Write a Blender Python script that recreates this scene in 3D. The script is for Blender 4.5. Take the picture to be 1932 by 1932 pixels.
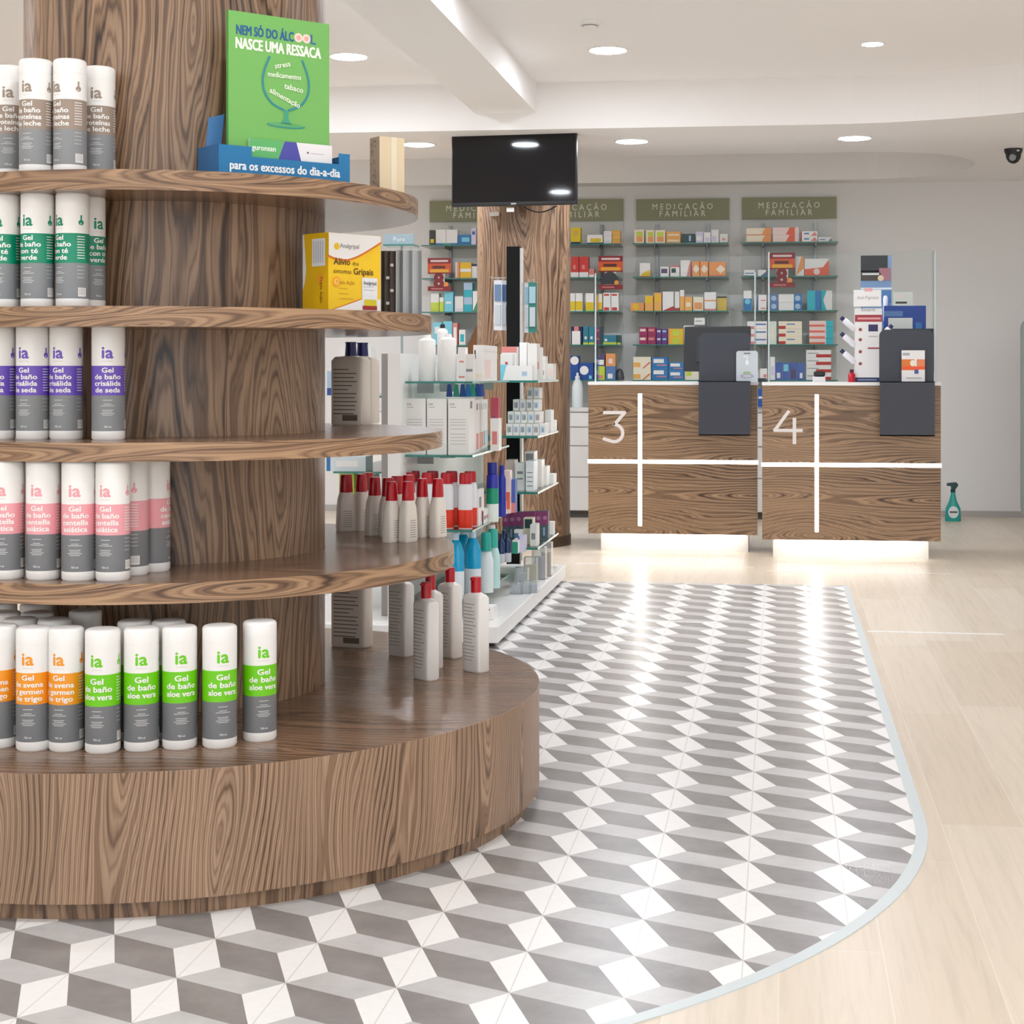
import bpy, bmesh, math, random
from mathutils import Vector, Matrix
random.seed(7)
PI = math.pi
SC = bpy.context.scene
COL = SC.collection
for o in list(bpy.data.objects): bpy.data.objects.remove(o)

# ------------------------------------------------------------------ camera, world, exposure
EYE = 1.065; FPX = 3048.0; PX0 = 1120.0; PY0 = 698.0
TH = math.atan2(347.0, FPX); CT, ST = math.cos(TH), math.sin(TH)
camd = bpy.data.cameras.new('camera'); cam = bpy.data.objects.new('camera', camd); COL.objects.link(cam)
cam.location = (0, 0, EYE); cam.rotation_euler = (PI / 2, 0, TH)
camd.sensor_width = 36; camd.sensor_fit = 'HORIZONTAL'; camd.lens = 36 * FPX / 1932
camd.shift_x = (966 - PX0) / 1932; camd.shift_y = (PY0 - 966) / 1932
camd.clip_start = .05; camd.clip_end = 100
SC.camera = cam
W = bpy.data.worlds.new('world'); SC.world = W; W.use_nodes = True
W.node_tree.nodes['Background'].inputs[0].default_value = (.93, .97, 1.0, 1)
W.node_tree.nodes['Background'].inputs[1].default_value = .8
VS = SC.view_settings
SC.display_settings.display_device = 'sRGB'
VS.view_transform = 'Standard'; VS.look = 'None'; VS.gamma = 1; VS.use_curve_mapping = False
VS.exposure = 1.3
LAMP = 58.0          # strength of the ceiling downlights
SC.cycles.max_bounces = 10; SC.cycles.diffuse_bounces = 5; SC.cycles.glossy_bounces = 4
SC.cycles.transparent_max_bounces = 24; SC.cycles.sample_clamp_indirect = 6
SC.cycles.use_denoising = True

def cam2w(px, Z):
    xc = (px - PX0) / FPX * Z
    return xc * CT - Z * ST, xc * ST + Z * CT
def zc_atY(px, Y): return Y / (CT + ST * (px - PX0) / FPX)
def atY(px, py, Y):
    Z = zc_atY(px, Y); x, y = cam2w(px, Z)
    return x, EYE - (py - PY0) / FPX * Z
def XY(px, Y): return cam2w(px, zc_atY(px, Y))[0]
def ZY(px, py, Y): return atY(px, py, Y)[1]
def onz(px, py, z):
    Z = FPX * (EYE - z) / (py - PY0); return cam2w(px, Z)
def facecam(x, y): return math.atan2(-x, y)

# ------------------------------------------------------------------ materials
def lin(h):
    h = h.lstrip('#'); c = [int(h[i:i + 2], 16) / 255 for i in (0, 2, 4)]
    return tuple(v / 12.92 if v <= .04045 else ((v + .055) / 1.055) ** 2.4 for v in c)
MC = {}
def P(hexc, rough=.5, metal=0, emit=0, coat=0, spec=.5, bump=0):
    k = (hexc, rough, metal, emit, coat, spec, bump)
    if k in MC: return MC[k]
    m = bpy.data.materials.new('mat_' + hexc.lstrip('#')); m.use_nodes = True
    b = m.node_tree.nodes['Principled BSDF']; c = lin(hexc)
    b.inputs['Base Color'].default_value = (*c, 1); b.inputs['Roughness'].default_value = rough
    b.inputs['Metallic'].default_value = metal; b.inputs['Coat Weight'].default_value = coat
    b.inputs['Specular IOR Level'].default_value = spec
    if emit:
        b.inputs['Emission Color'].default_value = (*c, 1); b.inputs['Emission Strength'].default_value = emit
    if bump:
        n = m.node_tree.nodes.new('ShaderNodeTexNoise'); n.inputs['Scale'].default_value = 180
        bp = m.node_tree.nodes.new('ShaderNodeBump'); bp.inputs['Strength'].default_value = bump
        bp.inputs['Distance'].default_value = .002
        m.node_tree.links.new(n.outputs['Fac'], bp.inputs['Height']); m.node_tree.links.new(bp.outputs[0], b.inputs['Normal'])
    MC[k] = m; return m
class NT:
    def __init__(s, name):
        s.m = bpy.data.materials.new(name); s.m.use_nodes = True; s.t = s.m.node_tree
        s.b = s.t.nodes['Principled BSDF']
    def n(s, typ, **kw):
        x = s.t.nodes.new('ShaderNode' + typ)
        for k, v in kw.items(): setattr(x, k, v)
        return x
    def l(s, a, b): s.t.links.new(a, b)
    def math(s, op, a, b=None, c=None, clamp=False):
        x = s.n('Math', operation=op, use_clamp=clamp)
        for i, v in enumerate((a, b, c)):
            if v is None: continue
            if isinstance(v, (int, float)): x.inputs[i].default_value = v
            else: s.l(v, x.inputs[i])
        return x.outputs[0]
    def xyz(s, x, y, z=0):
        c = s.n('CombineXYZ')
        for i, v in enumerate((x, y, z)):
            if isinstance(v, (int, float)): c.inputs[i].default_value = v
            else: s.l(v, c.inputs[i])
        return c.outputs[0]
    def noise(s, vec, scale=1, detail=2, rough=.5, dist=0):
        x = s.n('TexNoise'); x.inputs['Scale'].default_value = scale; x.inputs['Detail'].default_value = detail
        x.inputs['Roughness'].default_value = rough; x.inputs['Distortion'].default_value = dist
        s.l(vec, x.inputs['Vector']); return x.outputs['Fac']
    def ramp(s, fac, stops, interp='LINEAR'):
        r = s.n('ValToRGB'); r.color_ramp.interpolation = interp; e = r.color_ramp.elements
        while len(e) < len(stops): e.new(.5)
        for q, (p, c) in zip(e, stops): q.position = p; q.color = (*lin(c), 1) if isinstance(c, str) else (c, c, c, 1)
        s.l(fac, r.inputs[0]); return r.outputs[0]
    def mix(s, fac, a, b, typ='MIX'):
        x = s.n('MixRGB', blend_type=typ)
        for i, v in enumerate((fac, a, b)):
            if isinstance(v, (int, float)): x.inputs[i].default_value = v if i == 0 else (v, v, v, 1)
            elif isinstance(v, str): x.inputs[i].default_value = (*lin(v), 1)
            else: s.l(v, x.inputs[i])
        return x.outputs[0]

def wood(name, leaf=.27, ka=50, kb=2.0, kv=3.0, warp=2.2, light='#a98a70', mid='#81644d', dark='#33241a', seed=0, rough=.34, con=1.25):
    """walnut veneer laid in leaves with cathedral figure; the mesh UV is in metres: U across the grain, V along it"""
    t = NT(name); uv = t.n('UVMap'); sp = t.n('SeparateXYZ'); t.l(uv.outputs[0], sp.inputs[0])
    u, v = t.math('ADD', sp.outputs[0], seed * .137), sp.outputs[1]
    wob = t.noise(t.xyz(t.math('MULTIPLY', u, 3.0), t.math('MULTIPLY', v, .9), seed), 1, 1)
    uw = t.math('ADD', u, t.math('MULTIPLY', wob, .24))
    lf = t.math('DIVIDE', uw, leaf); li = t.math('FLOOR', lf)
    xl = t.math('MULTIPLY', t.math('SUBTRACT', t.math('FRACT', lf), .5), leaf)
    rn = t.n('TexWhiteNoise', noise_dimensions='1D'); t.l(t.math('ADD', li, seed), rn.inputs['W'])
    vv = t.math('SINE', t.math('ADD', t.math('MULTIPLY', v, kv), t.math('MULTIPLY', rn.outputs[0], 9.0)))
    a = t.math('MULTIPLY', xl, ka); bq = t.math('MULTIPLY', vv, kb)
    F = t.math('SQRT', t.math('ADD', t.math('MULTIPLY', a, a), t.math('MULTIPLY', bq, bq)))
    f1 = t.noise(t.xyz(t.math('MULTIPLY', u, 13), t.math('MULTIPLY', v, 1.7), seed), 1, 2, .5)
    f2 = t.noise(t.xyz(t.math('MULTIPLY', u, 60), t.math('MULTIPLY', v, 3.5), seed + 3), 1, 2, .5)
    F = t.math('ADD', F, t.math('ADD', t.math('MULTIPLY', f1, warp), t.math('MULTIPLY', f2, .55)))
    fr = t.math('FRACT', F); g = t.ramp(fr, [(0, .0), (.16, .55), (.5, 1), (.82, .72), (1, 0.0)])
    fr2 = t.math('FRACT', t.math('MULTIPLY', F, 2.7)); fine = t.ramp(fr2, [(0, .0), (.35, 1.0), (.75, .9), (1, .0)])
    mask = t.noise(t.xyz(t.math('MULTIPLY', u, 8), t.math('MULTIPLY', v, .8), seed + 7), 1, 2)
    mk = t.ramp(mask, [(.35, .25), (.65, 1.0)])
    val = t.mix(t.math('MULTIPLY', mk, .62 * con), 1.0, g); val2 = t.mix(.30 * con, 1.0, fine)
    tot = t.mix(1.0, val, val2, 'MULTIPLY')
    c = t.ramp(tot, [(.22, dark), (.62, mid), (1, light)])
    st = t.noise(t.xyz(t.math('MULTIPLY', u, 260), t.math('MULTIPLY', v, 4.0), seed), 1, 3, .6)
    c = t.mix(.7, c, t.ramp(st, [(.3, .74), (.52, 1.0), (.72, 1.1)]), 'MULTIPLY')
    big = t.noise(t.xyz(t.math('MULTIPLY', u, 7), t.math('MULTIPLY', v, .25), seed + 9), 1, 1.5)
    c = t.mix(.8, c, t.ramp(big, [(.3, .80), (.5, 1.0), (.7, 1.12)]), 'MULTIPLY')
    t.l(c, t.b.inputs['Base Color']); t.b.inputs['Roughness'].default_value = rough
    bp = t.n('Bump'); bp.inputs['Strength'].default_value = .12; bp.inputs['Distance'].default_value = .001
    t.l(st, bp.inputs['Height']); t.l(bp.outputs[0], t.b.inputs['Normal'])
    return t.m
WOOD = wood('walnut_veneer')
WOODD = wood('walnut_drum', leaf=.21, ka=88, kb=3.0, kv=4.2, warp=3.0, light='#ae8f75', mid='#866850', dark='#382719', seed=6, con=1.2)
WOODE = wood('walnut_edge_band', leaf=.055, ka=70, kb=2.6, kv=4.5, warp=1.6, light='#b08d6c', mid='#82634a', dark='#3f2c1e', seed=5, rough=.4, con=1.2)
WOODC = wood('walnut_column', leaf=.21, ka=40, kb=2.8, kv=2.6, warp=2.6, light='#a28469', mid='#765a44', dark='#2a1d14', seed=11, con=1.35)
WOODH = wood('walnut_counter', leaf=.23, ka=62, kb=3.4, kv=3.1, warp=2.2, light='#ac8c6c', mid='#7f6248', dark='#332317', seed=21, con=1.25)
WOODT = wood('walnut_shelf_top', leaf=.3, ka=44, kb=2.2, kv=2.0, warp=2.4, light='#95755c', mid='#705541', dark='#3c2a1e', seed=31, rough=.22, con=1.1)

def glass(name, tint='#e6f2ee', alpha=.12, rough=.03, ior=1.45):
    t = NT(name); t.t.nodes.remove(t.b); out = t.t.nodes['Material Output']
    tr = t.n('BsdfTransparent'); tr.inputs[0].default_value = (*lin(tint), 1)
    gl = t.n('BsdfGlossy'); gl.inputs['Roughness'].default_value = rough
    fr = t.n('Fresnel'); fr.inputs[0].default_value = ior
    f = t.math('ADD', fr.outputs[0], alpha, clamp=True)
    df = t.n('BsdfDiffuse'); df.inputs[0].default_value = (*lin(tint), 1)
    mx0 = t.n('MixShader'); mx0.inputs[0].default_value = alpha; t.l(tr.outputs[0], mx0.inputs[1]); t.l(df.outputs[0], mx0.inputs[2])
    mx = t.n('MixShader'); t.l(fr.outputs[0], mx.inputs[0]); t.l(mx0.outputs[0], mx.inputs[1]); t.l(gl.outputs[0], mx.inputs[2])
    t.l(mx.outputs[0], out.inputs[0]); return t.m
GLASS = glass('clear_glass', '#dcebe6', .06)
ACRYL = glass('clear_acrylic', '#fbfdfd', .002, .0, 1.1)
PLAST = glass('clear_packaging', '#f8fafb', .22, .12)
EDGE = P('#2f7f74', .25); EDGEL = P('#9fc4bd', .25)
WHITE = P('#f2f0ed', .45); WALLM = None
GREY = P('#c9c6c4', .5); BLACK = P('#101012', .3); CHAR = P('#3d414b', .55)
METAL = P('#c8c8c8', .3, 1)

def plaster(name, c, var=.03):
    t = NT(name); g = t.n('TexCoord'); n = t.noise(g.outputs['Object'], 1.3, 3)
    t.l(t.mix(n, c, c), t.b.inputs['Base Color'])
    t.b.inputs['Roughness'].default_value = .85
    n2 = t.noise(g.outputs['Object'], 120, 2); bp = t.n('Bump'); bp.inputs['Strength'].default_value = .05
    bp.inputs['Distance'].default_value = .001; t.l(n2, bp.inputs['Height']); t.l(bp.outputs[0], t.b.inputs['Normal'])
    return t.m
WALLM = plaster('wall_paint', '#eeecea'); CEILM = plaster('ceiling_paint', '#f7f4f2')

# floor: pale oak planks running away from the entrance
def plank_mat():
    t = NT('pale_oak_planks'); g = t.n('TexCoord'); sp = t.n('SeparateXYZ'); t.l(g.outputs['Object'], sp.inputs[0])
    X, Y = sp.outputs[0], sp.outputs[1]
    w = .19; row = t.math('FLOOR', t.math('DIVIDE', X, w))
    rnd = t.n('TexWhiteNoise', noise_dimensions='1D'); t.l(row, rnd.inputs['W'])
    yy = t.math('ADD', Y, t.math('MULTIPLY', rnd.outputs[0], 1.3)); colm = t.math('FLOOR', t.math('DIVIDE', yy, 1.25))
    r2 = t.n('TexWhiteNoise', noise_dimensions='2D'); t.l(t.xyz(row, colm), r2.inputs['Vector'])
    base = t.ramp(r2.outputs[0], [(0, '#d6c6b0'), (.5, '#dccdb9'), (1, '#e3d6c4')])
    gr = t.noise(t.xyz(t.math('MULTIPLY', X, 60), t.math('MULTIPLY', yy, 2.5), t.math('MULTIPLY', row, 3.3)), 1, 4, .6, .6)
    c = t.mix(.8, base, t.ramp(gr, [(.3, .88), (.5, 1.0), (.7, 1.05)]), 'MULTIPLY')
    fx = t.math('FRACT', t.math('DIVIDE', X, w)); fy = t.math('FRACT', t.math('DIVIDE', yy, 1.25))
    sx = t.math('LESS_THAN', fx, .016); sy = t.math('LESS_THAN', fy, .0024)
    seam = t.math('MAXIMUM', sx, sy)
    c = t.mix(t.math('MULTIPLY', seam, .45), c, '#efe6d8')
    t.l(c, t.b.inputs['Base Color']); t.b.inputs['Roughness'].default_value = .3
    t.b.inputs['Specular IOR Level'].default_value = .45
    return t.m
def tile_mat():
    t = NT('cube_pattern_tiles'); g = t.n('TexCoord'); sp = t.n('SeparateXYZ'); t.l(g.outputs['Object'], sp.inputs[0])
    S = .1965
    U = t.math('DIVIDE', t.math('SUBTRACT', sp.outputs[0], .1345), S); V = t.math('DIVIDE', t.math('SUBTRACT', sp.outputs[1], 3.314), S)
    u = t.math('FRACT', U); v = t.math('FRACT', V)
    flip = t.math('LESS_THAN', t.math('ADD', u, v), 1.0)
    def fl(a): # a -> 1-a when flip
        return t.math('ADD', t.math('MULTIPLY', t.math('SUBTRACT', 1.0, a), flip), t.math('MULTIPLY', a, t.math('SUBTRACT', 1.0, flip)))
    a, b = fl(u), fl(v)
    k = .4286
    dk = t.math('MULTIPLY', t.math('LESS_THAN', t.math('ADD', b, t.math('MULTIPLY', a, k)), 1.0), t.math('LESS_THAN', t.math('ADD', a, t.math('MULTIPLY', b, k)), 1.0))
    wh = t.math('GREATER_THAN', a, b)
    n = t.noise(g.outputs['Object'], 9, 4, .6); nf = t.noise(g.outputs['Object'], 60, 3, .6)
    light = t.ramp(n, [(.3, '#bcbbba'), (.7, '#cdcccb')]); dark = t.ramp(n, [(.3, '#827e7c'), (.7, '#9a9694')])
    c = t.mix(wh, light, '#f5f4f2'); c = t.mix(dk, c, dark)
    c = t.mix(.25, c, t.ramp(nf, [(.3, .9), (.7, 1.05)]), 'MULTIPLY')
    def near0(q): return t.math('LESS_THAN', t.math('MINIMUM', q, t.math('SUBTRACT', 1.0, q)), .006)
    seam = t.math('MAXIMUM', near0(u), near0(v))
    c = t.mix(t.math('MULTIPLY', seam, .7), c, '#cdc9c4')
    t.l(c, t.b.inputs['Base Color']); t.b.inputs['Roughness'].default_value = .29
    t.b.inputs['Specular IOR Level'].default_value = .5
    return t.m

# ------------------------------------------------------------------ mesh builder
TXT = {}
def text_mesh(s, bold=0):
    k = (s, bold)
    if k in TXT: return TXT[k]
    cu = bpy.data.curves.new('t', 'FONT'); cu.body = s; cu.size = 1; cu.resolution_u = 2; cu.offset = bold
    cu.align_x = 'CENTER'
    ob = bpy.data.objects.new('t', cu); COL.objects.link(ob)
    me = bpy.data.meshes.new_from_object(ob)
    vs = [tuple(v.co[:2]) for v in me.vertices]; fs = [tuple(p.vertices) for p in me.polygons]
    bpy.data.objects.remove(ob); bpy.data.curves.remove(cu); bpy.data.meshes.remove(me)
    if vs:
        xs = [v[0] for v in vs]; m = (min(xs) + max(xs)) / 2; vs = [(x - m, y) for x, y in vs]; w = max(xs) - min(xs)
    else: w = 1
    TXT[k] = (vs, fs, w); return TXT[k]

class MB:
    def __init__(s): s.v = []; s.f = []; s.m = []; s.mats = []; s.uv = []
    def mi(s, mat):
        if mat not in s.mats: s.mats.append(mat)
        return s.mats.index(mat)
    def face(s, pts, mat, uvs=None):
        i = len(s.v); s.v += [tuple(p) for p in pts]; s.f.append(tuple(range(i, i + len(pts)))); s.m.append(s.mi(mat)); s.uv.append(uvs)
    def box(s, x0, x1, y0, y1, z0, z1, mat, side=None, M=None, front=None, top=None, grain='z'):
        side = side or mat
        p = [Vector((x, y, z)) for z in (z0, z1) for y in (y0, y1) for x in (x0, x1)]
        if M: p = [M @ q for q in p]
        i = len(s.v); s.v += [tuple(q) for q in p]
        F = [((0, 1, 5, 4), front or mat), ((3, 2, 6, 7), mat), ((2, 0, 4, 6), side), ((1, 3, 7, 5), side), ((4, 5, 7, 6), top or mat), ((2, 3, 1, 0), mat)]
        for q, (idx, mt) in enumerate(F):
            s.f.append(tuple(i + a for a in idx)); s.m.append(s.mi(mt))
            uv = []
            for a in idx:
                x = (x0, x1)[a & 1]; y = (y0, y1)[(a >> 1) & 1]; z = (z0, z1)[(a >> 2) & 1]
                if q < 2: w = (x, z)
                elif q < 4: w = (y, z)
                else: w = (x, y)
                if grain == 'x': w = (w[1], w[0])
                uv.append(w)
            s.uv.append(uv)
        return s
    def lathe(s, prof, mats, n=32, cx=0, cy=0, sx=1, sy=1, M=None, capb=True, capt=True, grain='z'):
        """prof [(r,z)...]; mats a material or a list of one per segment"""
        if not isinstance(mats, (list, tuple)): mats = [mats] * (len(prof) - 1)
        i0 = len(s.v)
        for r, z in prof:
            for k in range(n):
                a = 2 * PI * k / n; q = Vector((cx + r * sx * math.cos(a), cy + r * sy * math.sin(a), z))
                s.v.append(tuple(M @ q if M else q))
        L = 0
        for j in range(len(prof) - 1):
            r0, z0 = prof[j]; r1, z1 = prof[j + 1]; dl = math.hypot(r1 - r0, z1 - z0); R = max(r0, r1)
            for k in range(n):
                k2 = (k + 1) % n
                s.f.append((i0 + j * n + k, i0 + j * n + k2, i0 + (j + 1) * n + k2, i0 + (j + 1) * n + k)); s.m.append(s.mi(mats[j]))
                a0, a1 = 2 * PI * k / n * R, 2 * PI * (k + 1) / n * R
                if abs(z1 - z0) < 1e-5:
                    uv = [((cy + rr * math.sin(a)) + .3, cx + rr * math.cos(a)) for rr, a in ((r0, 2 * PI * k / n), (r0, 2 * PI * (k + 1) / n), (r1, 2 * PI * (k + 1) / n), (r1, 2 * PI * k / n))]
                else:
                    uv = [(a0, L), (a1, L), (a1, L + dl), (a0, L + dl)]
                    if grain == 'x': uv = [(q[1], q[0]) for q in uv]
                s.uv.append(uv)
            L += dl
        if capb and prof[0][0] > 1e-6: s.f.append(tuple(i0 + k for k in reversed(range(n)))); s.m.append(s.mi(mats[0])); s.uv.append(None)
        if capt and prof[-1][0] > 1e-6:
            b = i0 + (len(prof) - 1) * n; s.f.append(tuple(b + k for k in range(n))); s.m.append(s.mi(mats[-1])); s.uv.append(None)
        return s
    def prism(s, poly, z0, z1, mat, top=None, side=None, M=None, bot=None):
        n = len(poly); i0 = len(s.v)
        for z in (z0, z1):
            for x, y in poly:
                q = Vector((x, y, z)); s.v.append(tuple(M @ q if M else q))
        L = [0]
        for k in range(n): L.append(L[-1] + math.dist(poly[k], poly[(k + 1) % n]))
        for k in range(n):
            k2 = (k + 1) % n; s.f.append((i0 + k, i0 + k2, i0 + n + k2, i0 + n + k)); s.m.append(s.mi(side or mat))
            s.uv.append([(L[k], z0), (L[k + 1], z0), (L[k + 1], z1), (L[k], z1)])
        s.f.append(tuple(i0 + k for k in reversed(range(n)))); s.m.append(s.mi(bot or mat)); s.uv.append([poly[k] for k in reversed(range(n))])
        s.f.append(tuple(i0 + n + k for k in range(n))); s.m.append(s.mi(top or mat)); s.uv.append(list(poly))
        return s
    def tube(s, pts, r, mat, n=8, r2=None):
        pts = [Vector(p) for p in pts]; i0 = len(s.v); N = len(pts)
        for j, p in enumerate(pts):
            d = (pts[min(j + 1, N - 1)] - pts[max(j - 1, 0)]).normalized()
            a = d.orthogonal().normalized() if abs(d.z) > .9 else d.cross(Vector((0, 0, 1))).normalized()
            b = d.cross(a); rr = r if r2 is None else r + (r2 - r) * j / (N - 1)
            for k in range(n):
                t = 2 * PI * k / n; s.v.append(tuple(p + a * rr * math.cos(t) + b * rr * math.sin(t)))
        for j in range(N - 1):
            for k in range(n):
                k2 = (k + 1) % n
                s.f.append((i0 + j * n + k, i0 + j * n + k2, i0 + (j + 1) * n + k2, i0 + (j + 1) * n + k)); s.m.append(s.mi(mat)); s.uv.append(None)
        s.f.append(tuple(i0 + k for k in reversed(range(n)))); s.m.append(s.mi(mat)); s.uv.append(None)
        s.f.append(tuple(i0 + (N - 1) * n + k for k in range(n))); s.m.append(s.mi(mat)); s.uv.append(None)
        return s
    def flat(s, vs, fs, mat, fn):
        i = len(s.v); s.v += [tuple(fn(x, y)) for x, y in vs]; k = s.mi(mat)
        for f in fs: s.f.append(tuple(i + a for a in f)); s.m.append(k); s.uv.append(None)
        return s
    def text(s, st, size, x, y, mat, fn, bold=0, maxw=None, rot=0, sx=1):
        vs, fs, w = text_mesh(st, 0)
        kx = size * sx
        if maxw and w * kx > maxw: kx = maxw / w
        c, q = math.cos(rot), math.sin(rot); d = bold * size * .9
        base = fn; e_ = size * .2; p0 = Vector(fn(x, y)); nn = (Vector(fn(x + e_, y)) - p0).cross(Vector(fn(x, y + e_)) - p0).normalized(); kk = 0
        for ox, oy in ((0, 0),) if not bold else ((-d, 0), (d, 0), (0, d), (0, -d)) if bold < .03 else ((-d, -d * .6), (d, -d * .6), (-d, d * .6), (d, d * .6), (0, 0)):
            kk += 1; cur = kk * 4e-5
            def fn(a_, b_, cur=cur):
                pa = Vector(base(a_, b_)); n2 = (Vector(base(a_ + e_, b_)) - pa).cross(Vector(base(a_, b_ + e_)) - pa).normalized(); return pa + n2 * cur
            s.flat([(x + ox + a * kx * c - b * size * q, y + oy + a * kx * q + b * size * c) for a, b in vs], fs, mat, fn)
        return s
    def rect(s, x0, x1, y0, y1, mat, fn, n=1):
        for k in range(n):
            a = x0 + (x1 - x0) * k / n; b = x0 + (x1 - x0) * (k + 1) / n
            s.flat([(a, y0), (b, y0), (b, y1), (a, y1)], [(0, 1, 2, 3)], mat, fn)
        return s
    def disc(s, cx, cy, r, mat, fn, n=20, ry=None):
        return s.flat([(cx + r * math.cos(2 * PI * k / n), cy + (ry or r) * math.sin(2 * PI * k / n)) for k in range(n)], [tuple(range(n))], mat, fn)
    def ring(s, pts, w, mat, fn):
        for kk, ((x0, y0), (x1, y1)) in enumerate(zip(pts, pts[1:])):
            d = math.hypot(x1 - x0, y1 - y0) or 1; nx, ny = -(y1 - y0) / d * w / 2, (x1 - x0) / d * w / 2
            ex, ey = (x1 - x0) / d * w / 3, (y1 - y0) / d * w / 3
            s.flat([(x0 + nx - ex, y0 + ny - ey), (x0 - nx - ex, y0 - ny - ey), (x1 - nx + ex, y1 - ny + ey), (x1 + nx + ex, y1 + ny + ey)], [(0, 1, 2, 3)], mat, (lambda a_, b_, e_=4e-5 * (kk % 3): Vector(fn(a_, b_)) + Vector((0, -e_, 0))))
        return s
    def mesh(s, name, smooth=None, merge=False):
        me = bpy.data.meshes.new(name); me.from_pydata(s.v, [], s.f)
        for m in s.mats: me.materials.append(m)
        for p, k in zip(me.polygons, s.m): p.material_index = k
        if any(u for u in s.uv):
            ul = me.uv_layers.new(name='UVMap')
            for p, u in zip(me.polygons, s.uv):
                if u:
                    for li, c in zip(p.loop_indices, u): ul.data[li].uv = c
                else:
                    for li, vi in zip(p.loop_indices, p.vertices):
                        c = me.vertices[vi].co; ul.data[li].uv = (c.y, c.x)
        if smooth:
            for p in me.polygons: p.use_smooth = True
            me.set_sharp_from_angle(angle=math.radians(smooth))
        me.update(); return me
    def build(s, name, parent=None, smooth=None, loc=None, rz=0):
        return link(name, s.mesh(name, smooth), parent, loc, rz)
def link(name, me, parent=None, loc=None, rz=0):
    o = bpy.data.objects.new(name, me); COL.objects.link(o)
    if parent: o.parent = parent
    if loc: o.location = loc
    if rz: o.rotation_euler.z = rz
    return o
def tag(o, label, cat, group=None, kind=None):
    if len(label.replace(',', ' ').split()) > 16: label = label.replace('medicine ', '')
    if len(label.replace(',', ' ').replace('-', ' ').split()) > 16: label = label.replace(' from left', '')
    o['label'] = label; o['category'] = cat
    if group: o['group'] = group
    if kind: o['kind'] = kind
    return o
def struct(o): o['kind'] = 'structure'; return o
def thing(name, label, cat, loc=(0, 0, 0), rz=0, group=None):
    o = bpy.data.objects.new(name, None); o.empty_display_size = .05; COL.objects.link(o); o.location = loc; o.rotation_euler.z = rz
    return tag(o, label, cat, group)
def dup(root, loc, rz, label):
    r = root.copy(); COL.objects.link(r); r.location = loc; r.rotation_euler.z = rz; r['label'] = label
    for ch in root.children:
        c = ch.copy(); COL.objects.link(c); c.parent = r
        for g in ch.children: d = g.copy(); COL.objects.link(d); d.parent = c
    return r
def bev(o, w=.002, seg=2):
    m = o.modifiers.new('bevel', 'BEVEL'); m.width = w; m.segments = seg; m.limit_method = 'ANGLE'; m.harden_normals = False
    return o
def plane_fn(y, eps=0): return lambda a, b: (a, y - eps, b)
ORD = ['first', 'second', 'third', 'fourth', 'fifth', 'sixth', 'seventh', 'eighth', 'ninth', 'tenth', 'eleventh', 'twelfth', 'thirteenth', 'fourteenth', 'fifteenth']

# ------------------------------------------------------------------ the room
YW = 11.94
XL, XR, YB = -7.0, 4.2, -3.0
HC = EYE + 1.629; HS = EYE + 1.365        # main ceiling, lowered soffit
b = MB(); b.box(XL, XR, YB, YW + .1, -.06, 0, plank_mat()); struct(b.build('floor'))
# patterned tile inlay
cx, cy, rr = -1.355, 3.9, 1.675
pts = [(cx + rr * math.cos(a), cy + rr * math.sin(a)) for a in [-PI + PI * k / 64 for k in range(65)]]
poly = [(cx - rr, 8.06)] + pts + [(cx + rr, 8.06)]
b = MB(); b.prism(poly, 0.0, .0015, tile_mat()); struct(b.build('floor_tiles'))
pts2 = [(cx + (rr + .028) * math.cos(a), cy + (rr + .028) * math.sin(a)) for a in [-PI + PI * k / 64 for k in range(65)]]
o1 = pts + [(cx + rr, 8.06)]; o2 = pts2 + [(cx + rr + .028, 8.06)]
b = MB(); TM = P('#cfd8da', .35)
for k in range(len(o1) - 1):
    q = [(*o1[k], .0022), (*o2[k], .0022), (*o2[k + 1], .0022), (*o1[k + 1], .0022)]
    b.face(q, TM); b.face([(*o2[k], 0), (*o2[k + 1], 0), (*o2[k + 1], .0022), (*o2[k], .0022)], TM)
    b.face([(*o1[k + 1], 0), (*o1[k], 0), (*o1[k], .0022), (*o1[k + 1], .0022)], TM)
struct(b.build('trim_1'))
b = MB(); b.box(XL, XR, YW, YW + .1, 0, HC + .1, WALLM); struct(b.build('wall_back'))
b = MB(); b.box(XL - .1, XL, YB, YW + .1, 0, HC + .1, WALLM); struct(b.build('wall_left'))
b = MB(); b.box(XR, XR + .1, YB, YW + .1, 0, HC + .1, WALLM); struct(b.build('wall_right'))
b = MB(); b.box(XL, XR, YB, YW + .1, HC, HC + .1, CEILM); struct(b.build('ceiling'))
b = MB(); b.box(XL, XR, YW - .012, YW, 0, .045, P('#b9b4b0', .6)); struct(b.build('baseboard_back'))
# lowered soffit with an oblong recess in front of the back wall; its front edge bends towards the entrance on the right
YS = 9.07
front = [(XL, YS), (.25, YS)] + [(.25 + 3.95 * k / 24, YS - .28 * (3.95 * k / 24) ** 2) for k in range(1, 25)]
ry0, ry1, rx = 10.25, 11.72, XY(1842, 10.9)
rad = (ry1 - ry0) / 2
rec = [(XL + .5, ry0), (rx - rad, ry0)] + [(rx - rad + rad * math.sin(math.radians(180 * k / 16)), ry0 + rad - rad * math.cos(math.radians(180 * k / 16))) for k in range(1, 16)] + [(rx - rad, ry1), (XL + .5, ry1)]
bm = bmesh.new()
def loop(pts, z): 
    vs = [bm.verts.new((x, y, z)) for x, y in pts]; es = [bm.edges.new((vs[i], vs[(i + 1) % len(vs)])) for i in range(len(vs))]; return vs, es
outer = front + [(XR, YW), (XL, YW)]
vo, eo = loop(outer, HS); vi, ei = loop(rec, HS)
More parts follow.
